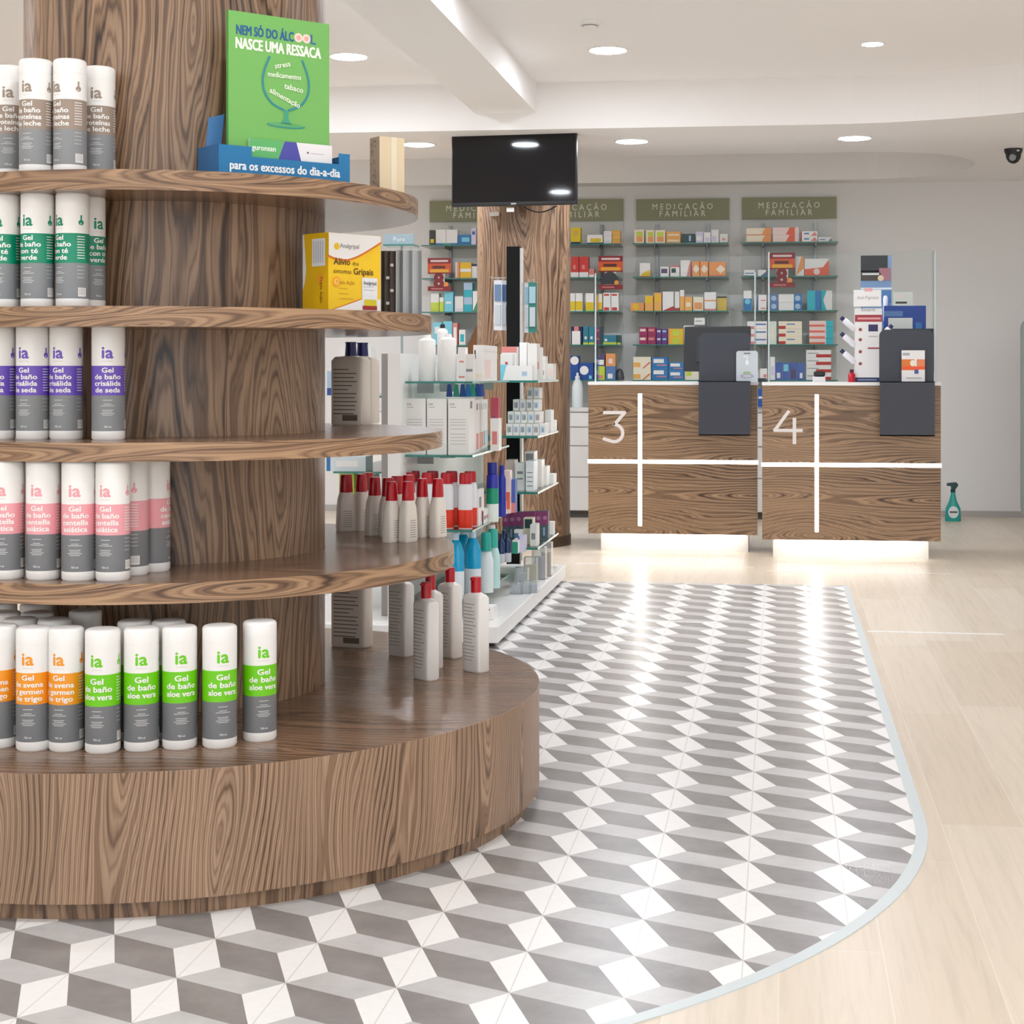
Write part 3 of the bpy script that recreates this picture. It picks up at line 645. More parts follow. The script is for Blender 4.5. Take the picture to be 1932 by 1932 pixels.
WALL = {
 (0, 0): [(810, 821, 434, '#3a3c34', [(.2, .8, .15, .4, Y_)], 1), (822, 863, 433, W_, [(0, .35, 0, .12, '#2a78b8'), (.35, .7, 0, .12, '#35a58a'), (.7, 1, 0, .12, '#2a78b8'), (.47, .49, 0, 1, '#8a8c90')], 1), (864, 888, 443, '#2a78b8', [(.3, .9, .3, .75, '#7fd0e4')], 1), (889, 898, 430, '#d9d3ea', [(.2, .8, .6, .8, '#4b66b0')], 1), (905, 930, 436, W_, [], 2), (940, 968, 438, Y_, [], 1)],
 (0, 1): [(859, 867, 494, '#f2d9d4', [(.5, 1, 0, 1, O_)], 1), (868, 889, 495, '#f0c020', [(0, 1, .4, .6, W_)], 1), (890, 900, 498, W_, [(0, 1, .85, 1, '#1c2352')], 1), (910, 950, 500, '#4b66b0', [], 2)],
 (0, 2): [(813, 828, 553, W_, [(0, 1, 0, .5, '#c8d84a')], 1), (829, 837, 561, '#c8d84a', [(0, 1, .7, 1, W_)], 1), (838, 855, 550, '#7fd0e4', [(.2, .8, .4, .5, W_)], 1), (858, 874, 559, '#e9e6e2', [(.1, .9, .1, .2, '#d9d3ea')], 1), (875, 891, 533, '#2fb6c4', [(0, 1, .5, 1, '#b0c8e0')], 2), (892, 902, 549, W_, [('p', ((0, 0), (1, 0), (1, .6)), '#4a8c6a')], 1), (915, 960, 552, W_, [(0, 1, 0, .3, '#4a8c6a')], 1)],
 (0, 3): [(817, 834, 608, '#7fd0e4', [(.2, .7, .5, .8, W_)], 1), (836, 853, 606, '#7fd0e4', [(.1, .9, .1, .3, W_)], 1), (854, 863, 609, '#e08a84', [(.2, .8, .2, .8, W_)], 1), (866, 878, 622, W_, [(.2, .8, .2, .7, '#2fb6c4')], 1), (915, 960, 612, W_, [], 2)],
 (0, 4): [(815, 850, 672, W_, [(0, 1, .3, .5, '#2a78b8')], 2), (855, 890, 668, '#2a78b8', [(0, .5, 0, 1, W_)], 1)],
 (1, 0): [(1077, 1095, 429, Y_, [(0, 1, 0, .12, '#1c2352'), ('d', .5, .65, .3, '#d9b84a')], 1), (1108, 1137, 443, W_, [(0, 1, 0, .12, '#1c2352'), (.2, .9, .15, .6, Y_)], 1), (1139, 1154, 436, W_, [(.1, .8, .4, .6, '#d9d3ea')], 4), (1155, 1170, 434, '#f3b25a', [(0, 1, .7, 1, '#d9b84a')], 3)],
 (1, 1): [(1077, 1092, 484, '#d23a30', [(0, 1, 0, .25, W_), (.3, .6, .4, .6, '#e08a84')], 1), (1093, 1110, 484, '#d23a30', [(0, 1, 0, .25, W_), (.3, .6, .4, .6, '#e08a84')], 1), (1111, 1121, 507, '#e08a84', [(0, 1, 0, .3, W_)], 1)],
 (1, 2): [(1076, 1085, 553, W_, [(0, 1, .05, .55, Y_)], 1), (1086, 1099, 553, W_, [(0, 1, .05, .55, Y_)], 1), (1105, 1120, 553, W_, [(0, 1, 0, .5, Y_), (0, 1, 0, .1, '#c8d84a')], 1), (1124, 1136, 554, '#f4e8d0', [(0, 1, .1, .5, '#f0c020'), (0, 1, 0, .1, '#4a8c6a')], 1), (1138, 1152, 552, W_, [(.1, .8, .83, .93, '#d23a30'), (.1, .8, .03, .2, '#d23a30')], 1), (1153, 1167, 552, W_, [(.1, .8, .83, .93, '#d23a30'), (.1, .8, .03, .2, '#d23a30')], 1)],
 (1, 3): [(1077, 1098, 616, '#1c2352', [(.1, .85, 0, .75, W_), (.3, .7, .75, 1, '#e08a84')], 1), (1100, 1110, 616, '#2f8096', [(0, 1, 0, .12, '#c8d84a'), (.3, .7, .3, .45, W_)], 1), (1111, 1121, 616, '#2f8096', [(0, 1, 0, .12, '#c8d84a'), (.3, .7, .3, .45, W_)], 1), (1126, 1137, 616, '#5a4a70', [(.5, 1, 0, 1, '#2b4a50')], 1), (1138, 1163, 632, '#2f8096', [(0, 1, 0, .25, '#c8d84a'), (.1, .3, .35, .6, W_)], 1), (1164, 1171, 632, '#2b4a50', [(0, 1, 0, .2, '#c8d84a')], 1)],
 (1, 4): [(1076, 1092, 671, '#1f4f9c', [('d', .5, .8, .5, W_)], 1), (1093, 1119, 684, '#1f4f9c', [('d', .35, .55, .32, W_), (.7, .9, .05, .25, '#7fd0e4')], 1), (1123, 1141, 667, '#c8d84a', [(.2, .8, .1, .35, '#e08a84')], 'P'), (1143, 1161, 667, '#5b7fb4', [(.2, .7, .1, .45, W_)], 'Q')],
 (2, 0): [(1197, 1215, 433, '#f4e8d0', [(.2, .85, .5, .85, '#c8d84a'), (.2, .85, .1, .5, O_)], 1), (1219, 1235, 434, '#f4e8d0', [(.2, .85, .5, .85, '#c8d84a'), (.2, .85, .1, .5, O_)], 1), (1236, 1255, 434, '#f4e8d0', [(.2, .85, .5, .85, '#c8d84a'), (.2, .85, .1, .5, O_)], 1), (1257, 1284, 437, '#f3b25a', [(.1, .9, .3, .6, '#f4e8d0')], 2), (1286, 1311, 441, '#2b4a50', [(.55, .7, .2, .8, '#b0c8e0')], 1), (1313, 1327, 437, '#d9d3ea', [(.1, .8, .2, .6, W_)], 1), (1328, 1341, 438, W_, [(.2, .8, .1, .5, '#d9d3ea')], 1), (1342, 1356, 433, W_, [(.1, .7, .1, .5, '#d9d3ea')], 1), (1358, 1373, 441, '#e9e6e2', [(.3, .7, .3, .5, '#e08a84')], 1)],
 (2, 1): [(1207, 1227, 496, W_, [('p', ((0, 0), (1, 0), (1, .5), (.3, .3)), Y_), (0, 1, 0, .06, '#d23a30')], 1), (1246, 1262, 503, W_, [(.1, .8, .35, .8, '#5a4a70')], 1), (1265, 1282, 501, W_, [(.1, .6, .35, .75, '#2b4a50'), (0, 1, .85, 1, '#e08a84')], 1), (1284, 1303, 491, W_, [('p', ((.6, 0), (1, 0), (1, 1), (.8, .6)), '#e08a84')], 1), (1306, 1320, 493, '#f0a060', [('p', ((.1, .5), (.5, .8), (1, .5), (.5, .2)), '#f4e8d0')], 1), (1321, 1336, 493, '#f0a060', [('p', ((.1, .5), (.5, .8), (1, .5), (.5, .2)), '#f4e8d0')], 1), (1338, 1369, 494, '#f0a060', [('p', ((.4, .5), (.7, .8), (1, .5), (.7, .2)), '#f4e8d0'), (0, 1, 0, .08, '#e86a4a')], 1)],
 (2, 2): [(1190, 1215, 571, '#f0a060', [('d', .4, .5, .25, '#f0c020')], 1), (1217, 1232, 558, '#f3b25a', [(0, 1, .5, 1, '#f0c020')], 1), (1234, 1248, 552, '#f3b25a', [(.2, .8, .5, .9, '#f0c020')], 1), (1250, 1271, 550, W_, [('p', ((0, 0), (1, 0), (1, .25)), '#c03028')], 1), (1273, 1282, 550, W_, [(0, 1, 0, .15, '#c03028')], 1), (1283, 1291, 547, '#f3b25a', [(0, 1, .7, 1, W_)], 1), (1292, 1306, 560, '#f3b25a', [(.2, .8, .3, .6, '#f4e8d0')], 1), (1308, 1327, 560, '#f4e8d0', [(.1, .9, .1, .6, O_)], 1), (1329, 1351, 551, W_, [(0, 1, .5, .58, '#f0a060'), (0, 1, 0, .1, '#e08a84')], 1), (1353, 1371, 559, '#d9b84a', [(0, 1, .88, 1, '#3a3c34')], 1)],
 (2, 3): [(1206, 1221, 617, '#a02a5c', [(.1, .8, .5, .8, '#f2d9d4')], 2), (1222, 1237, 617, '#a02a5c', [(.1, .8, .5, .8, '#e08a84')], 2), (1239, 1248, 620, '#6a2a80', [(.1, .8, .55, .8, '#d9d3ea')], 2), (1249, 1259, 620, '#6a2a80', [(.1, .8, .55, .8, '#7fd0e4')], 2), (1261, 1289, 620, '#f0c020', [(.3, .75, .1, .8, '#c8d84a'), (0, .12, 0, 1, '#f0a060')], 2), (1290, 1310, 614, W_, [], 1), (1320, 1350, 622, W_, [(0, 1, .3, .5, '#2a78b8')], 2)],
 (2, 4): [(1195, 1228, 673, '#f4e8d0', [('p', ((.5, 0), (.6, 0), (1, .5), (.9, .55)), '#e86a4a'), (0, .4, .1, .5, '#f3b25a')], 2), (1230, 1260, 674, '#2a78b8', [(.1, .75, .5, .85, W_), (.3, .9, .25, .35, '#e08a84')], 2), (1262, 1290, 683, '#2a78b8', [(.1, .75, .5, .85, W_), (.3, .9, .25, .35, '#e08a84')], 2), (1292, 1318, 698, '#f4e8d0', [(.1, .5, .4, .9, '#c8d84a')], 1)],
 (3, 0): [(1408, 1455, 430, '#f4e8d0', [(0, 1, 0, .1, '#e86a4a'), ('p', ((.6, 0), (1, 0), (1, 1), (.75, 1)), '#f0a060')], 2), (1458, 1507, 429, '#f2d9d4', [('p', ((.5, 0), (.85, 0), (.85, 1), (.65, 1)), '#e86a4a')], 2), (1511, 1542, 436, W_, [(.2, .5, .4, .7, '#5b7fb4'), ('p', ((.6, .1), (1, .1), (.85, .9)), '#e08a84'), (0, .06, 0, 1, '#c03028')], 2), (1544, 1570, 447, W_, [(.1, .5, .4, .6, '#5b7fb4'), ('p', ((.7, 0), (1, 0), (.95, .9)), '#8a8c90')], 1)],
 (3, 1): [(1404, 1424, 509, W_, [(.1, .9, .4, .55, '#5b7fb4'), (0, 1, 0, .12, '#2b4a50')], 1), (1430, 1445, 509, W_, [('p', ((.3, 0), (1, 0), (1, .7)), '#5b7fb4')], 1), (1501, 1517, 484, W_, [('p', ((0, 0), (1, .4), (1, 1), (.7, 1)), '#f0a060')], 1), (1518, 1564, 488, W_, [('p', ((0, 0), (1, 0), (1, .95), (.75, .5), (0, .4)), '#e86a4a'), ('d', .5, .25, .13, '#f2d9d4')], 1)],
 (3, 2): [(1403, 1418, 548, W_, [(0, 1, 0, .6, '#2a78b8'), ('d', .5, .45, .35, '#7fd0e4')], 1), (1429, 1446, 556, W_, [(0, .1, 0, 1, '#1f4f9c'), (.4, .9, .2, .35, '#e08a84')], 2), (1453, 1467, 555, '#5b7fb4', [('d', .5, .5, .35, '#b0c8e0')], 2), (1469, 1513, 555, W_, [(.65, 1, 0, 1, '#2a78b8'), ('d', .82, .5, .12, '#b0c8e0')], 2), (1523, 1548, 548, '#2fb6c4', [(.6, 1, 0, 1, '#2a78b8')], 1), (1549, 1570, 548, '#e9e6e2', [('p', ((0, 0), (.5, 0), (.2, .5), (.5, 1), (0, 1)), '#2fb6c4')], 1)],
 (3, 3): [(1410, 1447, 606, W_, [(.4, .95, .5, .7, '#5b7fb4'), (0, .35, 0, .35, '#e08a84')], 3), (1451, 1465, 606, '#dfe8dc', [(.3, .7, .2, .8, '#f4e8d0')], 1), (1469, 1513, 606, '#f4e8d0', [(.35, .7, .55, .7, '#5b7fb4'), (0, .3, 0, .4, '#c03028')], 3), (1527, 1572, 605, '#f2d9d4', [(.7, 1, 0, 1, '#2fb6c4'), (0, .65, 0, .35, '#e86a4a')], 4)],
 (3, 4): [(1434, 1447, 695, W_, [(.5, .9, .2, .5, '#e08a84')], 1), (1453, 1462, 673, W_, [(.2, .8, .2, .6, '#d9d3ea')], 1), (1463, 1476, 683, '#4b66b0', [(.2, .7, .1, .4, W_)], 1), (1477, 1490, 684, '#4b66b0', [(.1, .8, .5, .9, '#7fd0e4')], 1), (1491, 1504, 684, '#4b66b0', [(.1, .8, .1, .6, '#5a4a70')], 1), (1505, 1518, 684, '#4b66b0', [(.3, .7, .1, .4, W_)], 1), (1521, 1568, 660, W_, [(.4, 1, 0, .42, '#c03028'), (.05, .5, .5, .6, '#8a8c90')], 4)],
}
SHN = ['top', 'second', 'third', 'fourth', 'lowest']
def wallbox(x0, x1, zt, zb, Y, c, deco, label, grp=None, name='medicine_box', depth=.09):
    X0, X1 = XY(x0, Y), XY(x1, Y)
    mb = MB(); carton(mb, X1 - X0, depth, zt - zb, c, deco=deco, x=-(X1 - X0) / 2)
    o = mb.build(name, loc=((X0 + X1) / 2, Y, zb)); return tag(o, label, 'medicine box', grp or 'boxes on the wall shelves')
for (bi, si), items in WALL.items():
    z = SZ[si]; bn = bays[bi][2]; seen = [0]
    for k, (x0, x1, yt, c, deco, n) in enumerate(items):
        Y = YF + .015 + random.random() * .02; zt = ZY((x0 + x1) / 2, yt, Y)
        cn = cname(c, deco); od = ORD[k]
        if n in ('P', 'Q'):
            zm = z + (zt - z) * .52
            wallbox(x0, x1, zm, z, Y, c, deco, f'{cn} box beneath another at {od} place, lowest shelf, {bn}')
            c2, d2, n2 = ('#5a4a70', [(.2, .9, .1, .5, W_)], 'violet') if n == 'P' else ('#f0a060', [(.3, .7, .2, .6, '#f2d9d4')], 'orange')
            wallbox(x0, x1, zt, zm + .0005, Y, c2, d2, f'{n2} box on top of another at {od} place, lowest shelf, {bn}'); continue
        hh = (zt - z) / n
        for q in range(n):
            if n == 1: lb = f'{cn} medicine box, {od} from left on {SHN[si]} shelf of {bn}'
            else:
                lv = 'bottom' if q == 0 else ('top' if q == n - 1 else ORD[q])
                lb = f'{cn} box, {lv} of {od} pile from left, {SHN[si]} shelf, {bn}'
            wallbox(x0, x1, z + hh * (q + 1) - .0008, z + hh * q + (.0003 if q == 0 else 0), Y + random.uniform(-.004, .004), c, deco, lb)
# promotional cut-out signs hanging in front of the shelves
def promo(x0, x1, y0, y1, variant, label):
    Y = YF - .02; X0, X1 = XY(x0, Y), XY(x1, Y); z0, z1 = ZY(x0, y1, Y), ZY(x0, y0, Y); w, h = X1 - X0, z1 - z0
    t = thing('promo_sign', label, 'sign', (X0 + w / 2, Y, z0), group='red promotional shelf signs')
    b = MB(); D = P('#8e1a20', .4); w2 = w / 2
    b.box(-w2, w2, 0, .006, h * .52, h, D); b.box(-w2, w2, 0, .006, 0, h * .14, D)
    b.box(-w2 * .45, w2 * .45, .001, .005, h * .14, h * .52, P('#efe4d8', .5)); b.build('board', t)
    b = MB(); fn = plane_fn(0, .001)
    b.rect(-w2, w2, h * .56, h * .83, P('#dd5a28', .4), fn); b.rect(-w2 * .8, w2 * .8, h * .56, h * .66, P('#f0b030', .4), plane_fn(0, .0015))
    b.rect(-w2 * .75, w2 * .75, h * .88, h * .94, P('#f0d8d4', .4), fn); b.rect(-w2 * .6, w2 * .5, h * .68, h * .76, P('#5a2018', .4), plane_fn(0, .0015))
    b.rect(-w2 * .7, w2 * .3, h * .05, h * .08, P('#d8908c', .4), fn); b.build('print', t)
    if variant == '8':
        b = MB(); b.text('8', h * .62, -w2 * .05, h * .10, P('#84141a', .4), plane_fn(0, .004), .05); b.build('numeral', t)
        b = MB(); b.lathe([(h * .07, 0), (h * .07, .005)], P('#f09a40', .4), 16, M=Matrix.Translation((w2 * .6, -.006, h * .2)) @ Matrix.Rotation(PI / 2, 4, 'X') @ Matrix.Translation((0, 0, -.0025))); b.build('roundel', t)
    else:
        b = MB(); b.flat([(w2 * (-.05 + .8 * math.cos(a)) * .95, h * (.15 + .38 * max(0, math.sin(a)))) for a in [PI * k / 14 for k in range(15)]], [tuple(range(15))], P('#34343c', .5), plane_fn(0, .004)); b.build('hood_picture', t)
        b = MB(); b.lathe([(h * .07, 0), (h * .07, .005)], P('#f09a40', .4), 16, M=Matrix.Translation((w2 * .5, -.006, h * .2)) @ Matrix.Rotation(PI / 2, 4, 'X') @ Matrix.Translation((0, 0, -.0025))); b.build('roundel', t)
    bk = MB().tube([(0, .003, h * .85), (0, .05, h * .85)], .002, METAL, 6); bk.build('clip', t)
promo(807, 851, 487, 549, '8', 'red and orange sign with big 8 on leftmost wall bay')
promo(1129, 1175, 483, 546, 'h', 'red and orange sign with dark hood shape, second wall bay')
promo(1452, 1500, 477, 542, '8', 'red and orange sign with big 8 on rightmost wall bay')
# dark grey dome beside the counter-level boxes
o = MB().lathe([(.033, 0), (.034, .02), (.028, .055), (.015, .078), (0, .083)], P('#4a4c50', .35), 24, capt=False).build('tape_dispenser', smooth=60, loc=(XY(1169, 11.7), 11.7, SZ[4])); tag(o, 'dark grey dome at right end of lowest shelf, second wall bay', 'dispenser')
# base cabinet under the wall bays
YC = 11.55
cb = thing('wall_drawer_cabinet', 'long white drawer cabinet beneath the glass wall shelves', 'cabinet', (0, YC, 0))
xa, xb = XY(700, YC), XY(1560, YC)
MB().box(xa, xb, .03, YW - YC - .015, .0, .05, P('#55524f', .6)).build('toe_kick', cb)
MB().box(xa, xb, .012, YW - YC - .012, .05, .765, P('#d9d6d3', .5)).build('carcass', cb)
MB().box(xa, xb, -.01, YW - YC - .002, .765, .795, P('#e6e4e1', .35)).build('worktop', cb)
x = xa; ys = [.053, .295, .52, .655, .762]
edges = [xa, XY(900, YC), XY(985, YC), XY(1076, YC) - .02, XY(1210, YC), XY(1340, YC), XY(1450, YC), xb]
for a, bb in zip(edges, edges[1:]):
    for z0, z1 in zip(ys, ys[1:]):
        d = MB().box(a + .003, bb - .003, -.004, .012, z0 + .003, z1 - .006, P('#efedea', .4)).build('drawer', cb)
# white bottle on the worktop, wicker tree behind the column
x = XY(1084, 11.45)
t = thing('white_lotion_bottle', 'white plastic bottle on drawer cabinet left of counter three', 'bottle', (x, 11.62, .795))
MB().lathe([(.038, 0), (.04, .005), (.04, .15), (.03, .185), (.017, .2)], P('#e6eef0', .3), 28).build('body', t, smooth=50)
MB().lathe([(.017, .2), (.017, .225), (.009, .228), (.009, .25), (0, .25)], P('#eef2f2', .3), 20, capt=False).build('cap', t, smooth=40)
x = XY(912, 10.8)
t = thing('wicker_cone_tree', 'dark brown wicker cone tree half hidden behind the television column', 'ornament', (x, 10.8, 0))
n = 22; b = MB(); b.lathe([(.24 * (1 - k / n) + (.006 if k % 2 else 0), .93 + .54 * k / n) for k in range(n)] + [(0, 1.475)], P('#6a4424', .8), 24, capt=False); b.build('wicker_cone', t, smooth=30)
MB().lathe([(.02, .02), (.02, .94)], P('#4a3220', .7), 12).build('trunk', t, smooth=40)
MB().lathe([(.15, 0), (.15, .02)], P('#4a3220', .7), 24).build('foot', t, smooth=40)

# ------------------------------------------------------------------ wood-clad column with television
cxx, cyy = cam2w(988, 9.9)
C = thing('wooden_column', 'round walnut-clad column behind the television', 'column', (cxx, cyy, 0))
MB().lathe([(.284, .0), (.284, HS)], WOODC, 96, capt=False).build('cladding', C, smooth=40)
MB().lathe([(.29, 0), (.29, .06), (.286, .062)], P('#4d3a2c', .5), 96, capt=False).build('skirting', C, smooth=40)
MB().box(-.16, -.105, -.30, -.2, 1.985, 2.005, WHITE).build('socket_box', C)
ZT = 9.38; tx_, ty_ = cam2w(969, ZT); tzc = EYE + (698 - 317) / FPX * ZT
TV = thing('television', 'black flat television mounted high on the wooden column', 'television', (tx_, ty_, tzc)); TV.rotation_euler = (0, 0, -.085)
o = MB().box(-.375, .375, 0, .035, -.218, .222, P('#121214', .3)).build('casing', TV); bev(o, .006, 3)
t2 = MB().rect(-.366, .366, -.196, .213, P('#131217', .04, spec=.4), plane_fn(0, .001)).build('screen', TV)
MB().box(-.015, .015, -.004, 0, -.212, -.203, P('#b0b0b0', .3)).build('badge', TV)
MB().box(-.1, .1, .035, .12, -.1, .1, P('#2a2a2c', .4)).build('wall_mount', TV)
MB().box(-.05, -.01, .03, .05, -.25, -.226, WHITE).build('sensor_box', TV)
cab = []
MB().tube([(.05 + .2 * k / 8, .03, -.222 - .035 * math.sin(PI * k / 8)) for k in range(9)], .004, BLACK, 6).build('cable', TV)

# ------------------------------------------------------------------ glass island between gondola and column
XI0, XI1 = -1.46, -1.19
I = thing('island_display', 'white island shelving with glass shelves between round display and column', 'display stand', (-1.5, 7.0, 0))
def ib(*a, **k): return MB().box(*[v + 1.5 if i < 2 else (v - 7 if i < 4 else v) for i, v in enumerate(a)], **k)
ib(-1.93, -1.085, 6.14, 8.02, 0, .025, mat=P('#3a3836', .6)).build('recessed_foot', I)
o = ib(-1.95, -1.06, 6.08, 8.06, .022, .085, mat=P('#efeeec', .3)).build('base', I); bev(o, .003)
ib(-1.518, -1.468, 6.2, 8.0, .085, 1.13, mat=P('#ebe9e6', .4)).build('centre_panel', I)
ib(-1.568, -1.52, 6.3, 8.0, .085, 1.13, mat=P('#9d9896', .4)).build('grey_panel', I)
ISZ = [1.02, .73, .435, .155]
for z in ISZ:
    ib(XI0, XI1, 6.25, 7.12, z - .008, z, mat=GLASS, front=EDGE, side=EDGEL).build('glass_shelf', I)
FSZ = [1.017, .762, .505, .25]
for z in FSZ:
    o = ib(-1.46, -1.092, 7.33, 8.03, z - .01, z, mat=GLASS, front=EDGE, side=P('#dfeeea', .2)).build('glass_shelf', I)
for z in (.957, .64, .36):
    ib(-1.85, -1.575, 6.6, 7.9, z - .008, z, mat=GLASS, front=EDGE, side=EDGEL).build('glass_shelf', I)
for yy in (6.5, 6.95, 7.5, 7.9):
    for z in (ISZ if yy < 7.2 else FSZ): ib(-1.468, -1.40, yy, yy + .006, z - .05, z - .009, mat=P('#b9bcbc', .4, .6)).build('bracket', I)

IG = 'products on the glass island'
def ibox(x0, x1, yt, Y, z, depth, c, deco=(), sdeco=(), label='', side=None, top=None, name='skincare_box', cat='box', zb=None):
    X0, X1 = XY(x0, Y), XY(x1, Y); zt = ZY((x0 + x1) / 2, yt, Y); zb = z if zb is None else zb
    mb = MB(); carton(mb, X1 - X0, depth, zt - zb, c, side=side, top=top, deco=deco, sdeco=sdeco, x=-(X1 - X0) / 2)
    o = mb.build(name, loc=((X0 + X1) / 2, Y, zb)); return tag(o, label, cat, IG)
LN = [(.12, .8, a, a + .014, '#8a8c90') for a in (.3, .34, .42, .46, .5)]
# top shelf, near bay
zt_ = ISZ[0]
for px, r, yt, Y, cap, lb in ((806, .034, 632, 6.36, 0, 'left of its twin'), (845, .034, 630, 6.36, 0, 'right of its twin'), (835, .022, 612, 6.6, 1, 'with black cap behind the pair')):
    x = XY(px, Y); h = ZY(px, yt, Y) - zt_
    t = thing('white_bottle', 'plain white round bottle on top glass shelf, ' + lb, 'bottle', (x, Y, zt_), group=IG)
    MB().lathe([(r - .002, 0), (r, .003), (r, h * .86), (r - .002, h * .89), (r * .5, h * .93)], WHITE, 28).build('body', t, smooth=40)
    MB().lathe([(r * .5, h * .93), (r * .42, h), (0, h)], BLACK if cap else WHITE, 20, capt=False).build('cap', t, smooth=40)
ibox(864, 878, 655, 6.35, zt_, .05, '#f2f0ed', [(.2, .8, .55, .6, '#e08a84'), (.1, .9, .1, .15, '#e08a84')], label='slim white box with pink print on island top shelf')
ibox(878, 893, 668, 6.36, zt_, .05, '#e9e6e2', [(.1, .9, .35, .45, '#8a8c90')], label='short off-white box on island top shelf, grey stripe')
ibox(893, 912, 651, 6.40, zt_, .32, '#f2f0ed', [(.1, .25, .62, .86, '#3a3c34'), (.1, .9, .1, .2, '#f4e8d0')], [(.05, .95, .8, .86, '#e9e6e2'), (.1, .5, .1, .6, '#f2d9d4')], label='long white carton with dark mark on island top shelf')
ibox(760, 785, 668, 6.5, zt_, .06, '#e9e6e2', LN[:2], label='off-white carton at left end of island top shelf')
# second shelf: row of white cartons
zt_ = ISZ[1]; k = 0
for x0, x1, sd in ((764.5, 803, 0), (805.5, 842.5, 0), (845.5, 884.5, 1)):
    ibox(x0, x1, 752, 6.3, zt_, .14, '#f0eeeb', [('t', 'SVR', .2, .88, '#8a8c90', .05), (.1, .4, .84, .848, '#8a8c90')] + [(.1, .85, a, a + .012, '#c9c6c4') for a in (.18, .24, .30, .36, .45, .52, .57, .62)], [(.2, .5, .82, .95, '#8a8c90')], label=f'tall white skincare carton with grey print, {ORD[k]} from left on second glass shelf'); k += 1
for i, (Y, c2) in enumerate(((6.47, '#e08a84'), (6.58, '#f0a060'), (6.69, '#d23a30'), (6.8, '#8a8c90'), (6.91, '#7fd0e4'))):
    ibox(872, 897 + i * 4, 754, Y, zt_, .09, '#f2f0ed', [], [(.2, .8, .05, .35, c2), (.25, .6, .8, .92, '#8a8c90')], label=f'white carton in side row of second glass shelf, {ORD[i]} behind the front trio')
for i, (px, c) in enumerate(((848, '#1f4f9c'), (861, '#35a58a'), (873, '#1f4f9c'), (883, '#2a78b8'), (892, '#35a58a'), (901, '#1f4f9c'), (909, '#4b66b0'))):
    Y = 6.5 + i * .01; x = XY(px, Y); z1 = ISZ[0] - .010
    t = thing('toothbrush_pack', f'hanging slim {"green" if c == "#35a58a" else "blue"} tapered pack under top glass shelf, {ORD[i]} from left', 'pack', (x, Y, z1 - .055), group=IG)
    b = MB(); b.prism([(-.013, 0), (.013, 0), (.007, .052), (-.007, .052)], -.004, .004, P(c, .35), M=Matrix.Rotation(PI / 2, 4, 'X')); b.build('pack_body', t)
    MB().tube([(0, 0, .050), (0, 0, .0545)], .002, METAL, 6).build('hanger', t)
ibox(926, 940, 750, 6.62, zt_, .05, '#b84a5c', [(.2, .6, .05, .12, '#5a4a70')], label='crimson slim box at right of second glass shelf', zb=ZY(933, 789, 6.62))
ibox(925, 941, 789.5, 6.60, zt_, .07, '#f2f0ed', [(.2, .8, .2, .6, '#e08a84')], label='white box under the crimson one on second glass shelf')
# third shelf: white and red bottles, blue caps
zt_ = ISZ[2]
k = 0
for px in (772, 807, 843, 878):
    for Y in (6.32, 6.42):
        pp = px + (9 if Y > 6.4 else 0); x = XY(pp, Y)
        t = thing('mouthwash_bottle', f'white bottle with red cap and red foot, {"front" if Y < 6.4 else "second"} row, {ORD[k // 2]} from left', 'bottle', (x, Y, zt_), group=IG); k += 1
        WB = P('#e6e6ea', .3)
        MB().lathe([(.028, 0), (.029, .003), (.029, .075), (.029, .158), (.026, .170), (.022, .178)], [WB, P('#e0361e', .3), WB, WB, WB], 24, sy=.7).build('body', t, smooth=40)
        MB().lathe([(.0245, .178), (.0245, .21), (.022, .221), (0, .221)], RED, 20, sy=.8, capt=False).build('cap', t, smooth=40)
ibox(896, 903, 925, 6.42, zt_, .12, '#f2f0ed', [], [(.1, .5, .5, .8, '#8a8c90'), (.5, .9, .1, .4, '#e08a84')], label='white pink-printed carton behind red-capped bottles')
ibox(903, 912, 962, 6.50, zt_, .45, '#f2f0ed', [(0, 1, 0, .9, '#1c2352')], [(.03 + i * .12, .12 + i * .12, .3, .55, '#e08a84' if i % 2 else '#8a8c90') for i in range(8)], label='row carton with navy end and pink lettering, third glass shelf')
Y = 6.62; x = XY(929, Y)
t = thing('blue_capped_bottle', 'bottle with dark blue top and green band on third glass shelf', 'bottle', (x, Y, zt_), group=IG)
MB().lathe([(.025, 0), (.026, .004), (.026, .075), (.026, .14), (.024, .19), (.018, .20)], [P('#e9f4ee', .3), P('#e9f4ee', .3), P('#0c9a74', .35), P('#2a30a0', .3), P('#2a30a0', .3)], 24).build('body', t, smooth=40)
MB().lathe([(.021, .2), (.021, .245), (0, .246)], P('#1c2a8c', .3), 20, capt=False).build('cap', t, smooth=40)
Y = 6.85; x = XY(947, Y)
t = thing('blue_bottle', 'slim dark blue bottle behind the green banded one', 'bottle', (x, Y, zt_), group=IG)
MB().lathe([(.018, 0), (.018, .16), (.01, .185)], P('#1f2f9c', .3), 20).build('body', t, smooth=40)
MB().lathe([(.011, .185), (.011, .22), (0, .221)], P('#1f2f9c', .3), 16, capt=False).build('cap', t, smooth=40)
for i, (px0, px1, yt, Y, c, d) in enumerate(((950, 962, 888, 7.0, '#f2d9d4', [(0, 1, .1, .5, '#e86a4a')]), (962, 972, 905, 7.04, '#4b66b0', [(0, 1, 0, .3, '#e08a84')]), (940, 952, 945, 6.95, '#f2f0ed', [(0, 1, 0, .4, '#e08a84')]))):
    ibox(px0, px1, yt, Y, zt_, .06, c, d, label=('pink and orange', 'blue and pink', 'small white and pink')[i] + ' box at far end of third glass shelf')
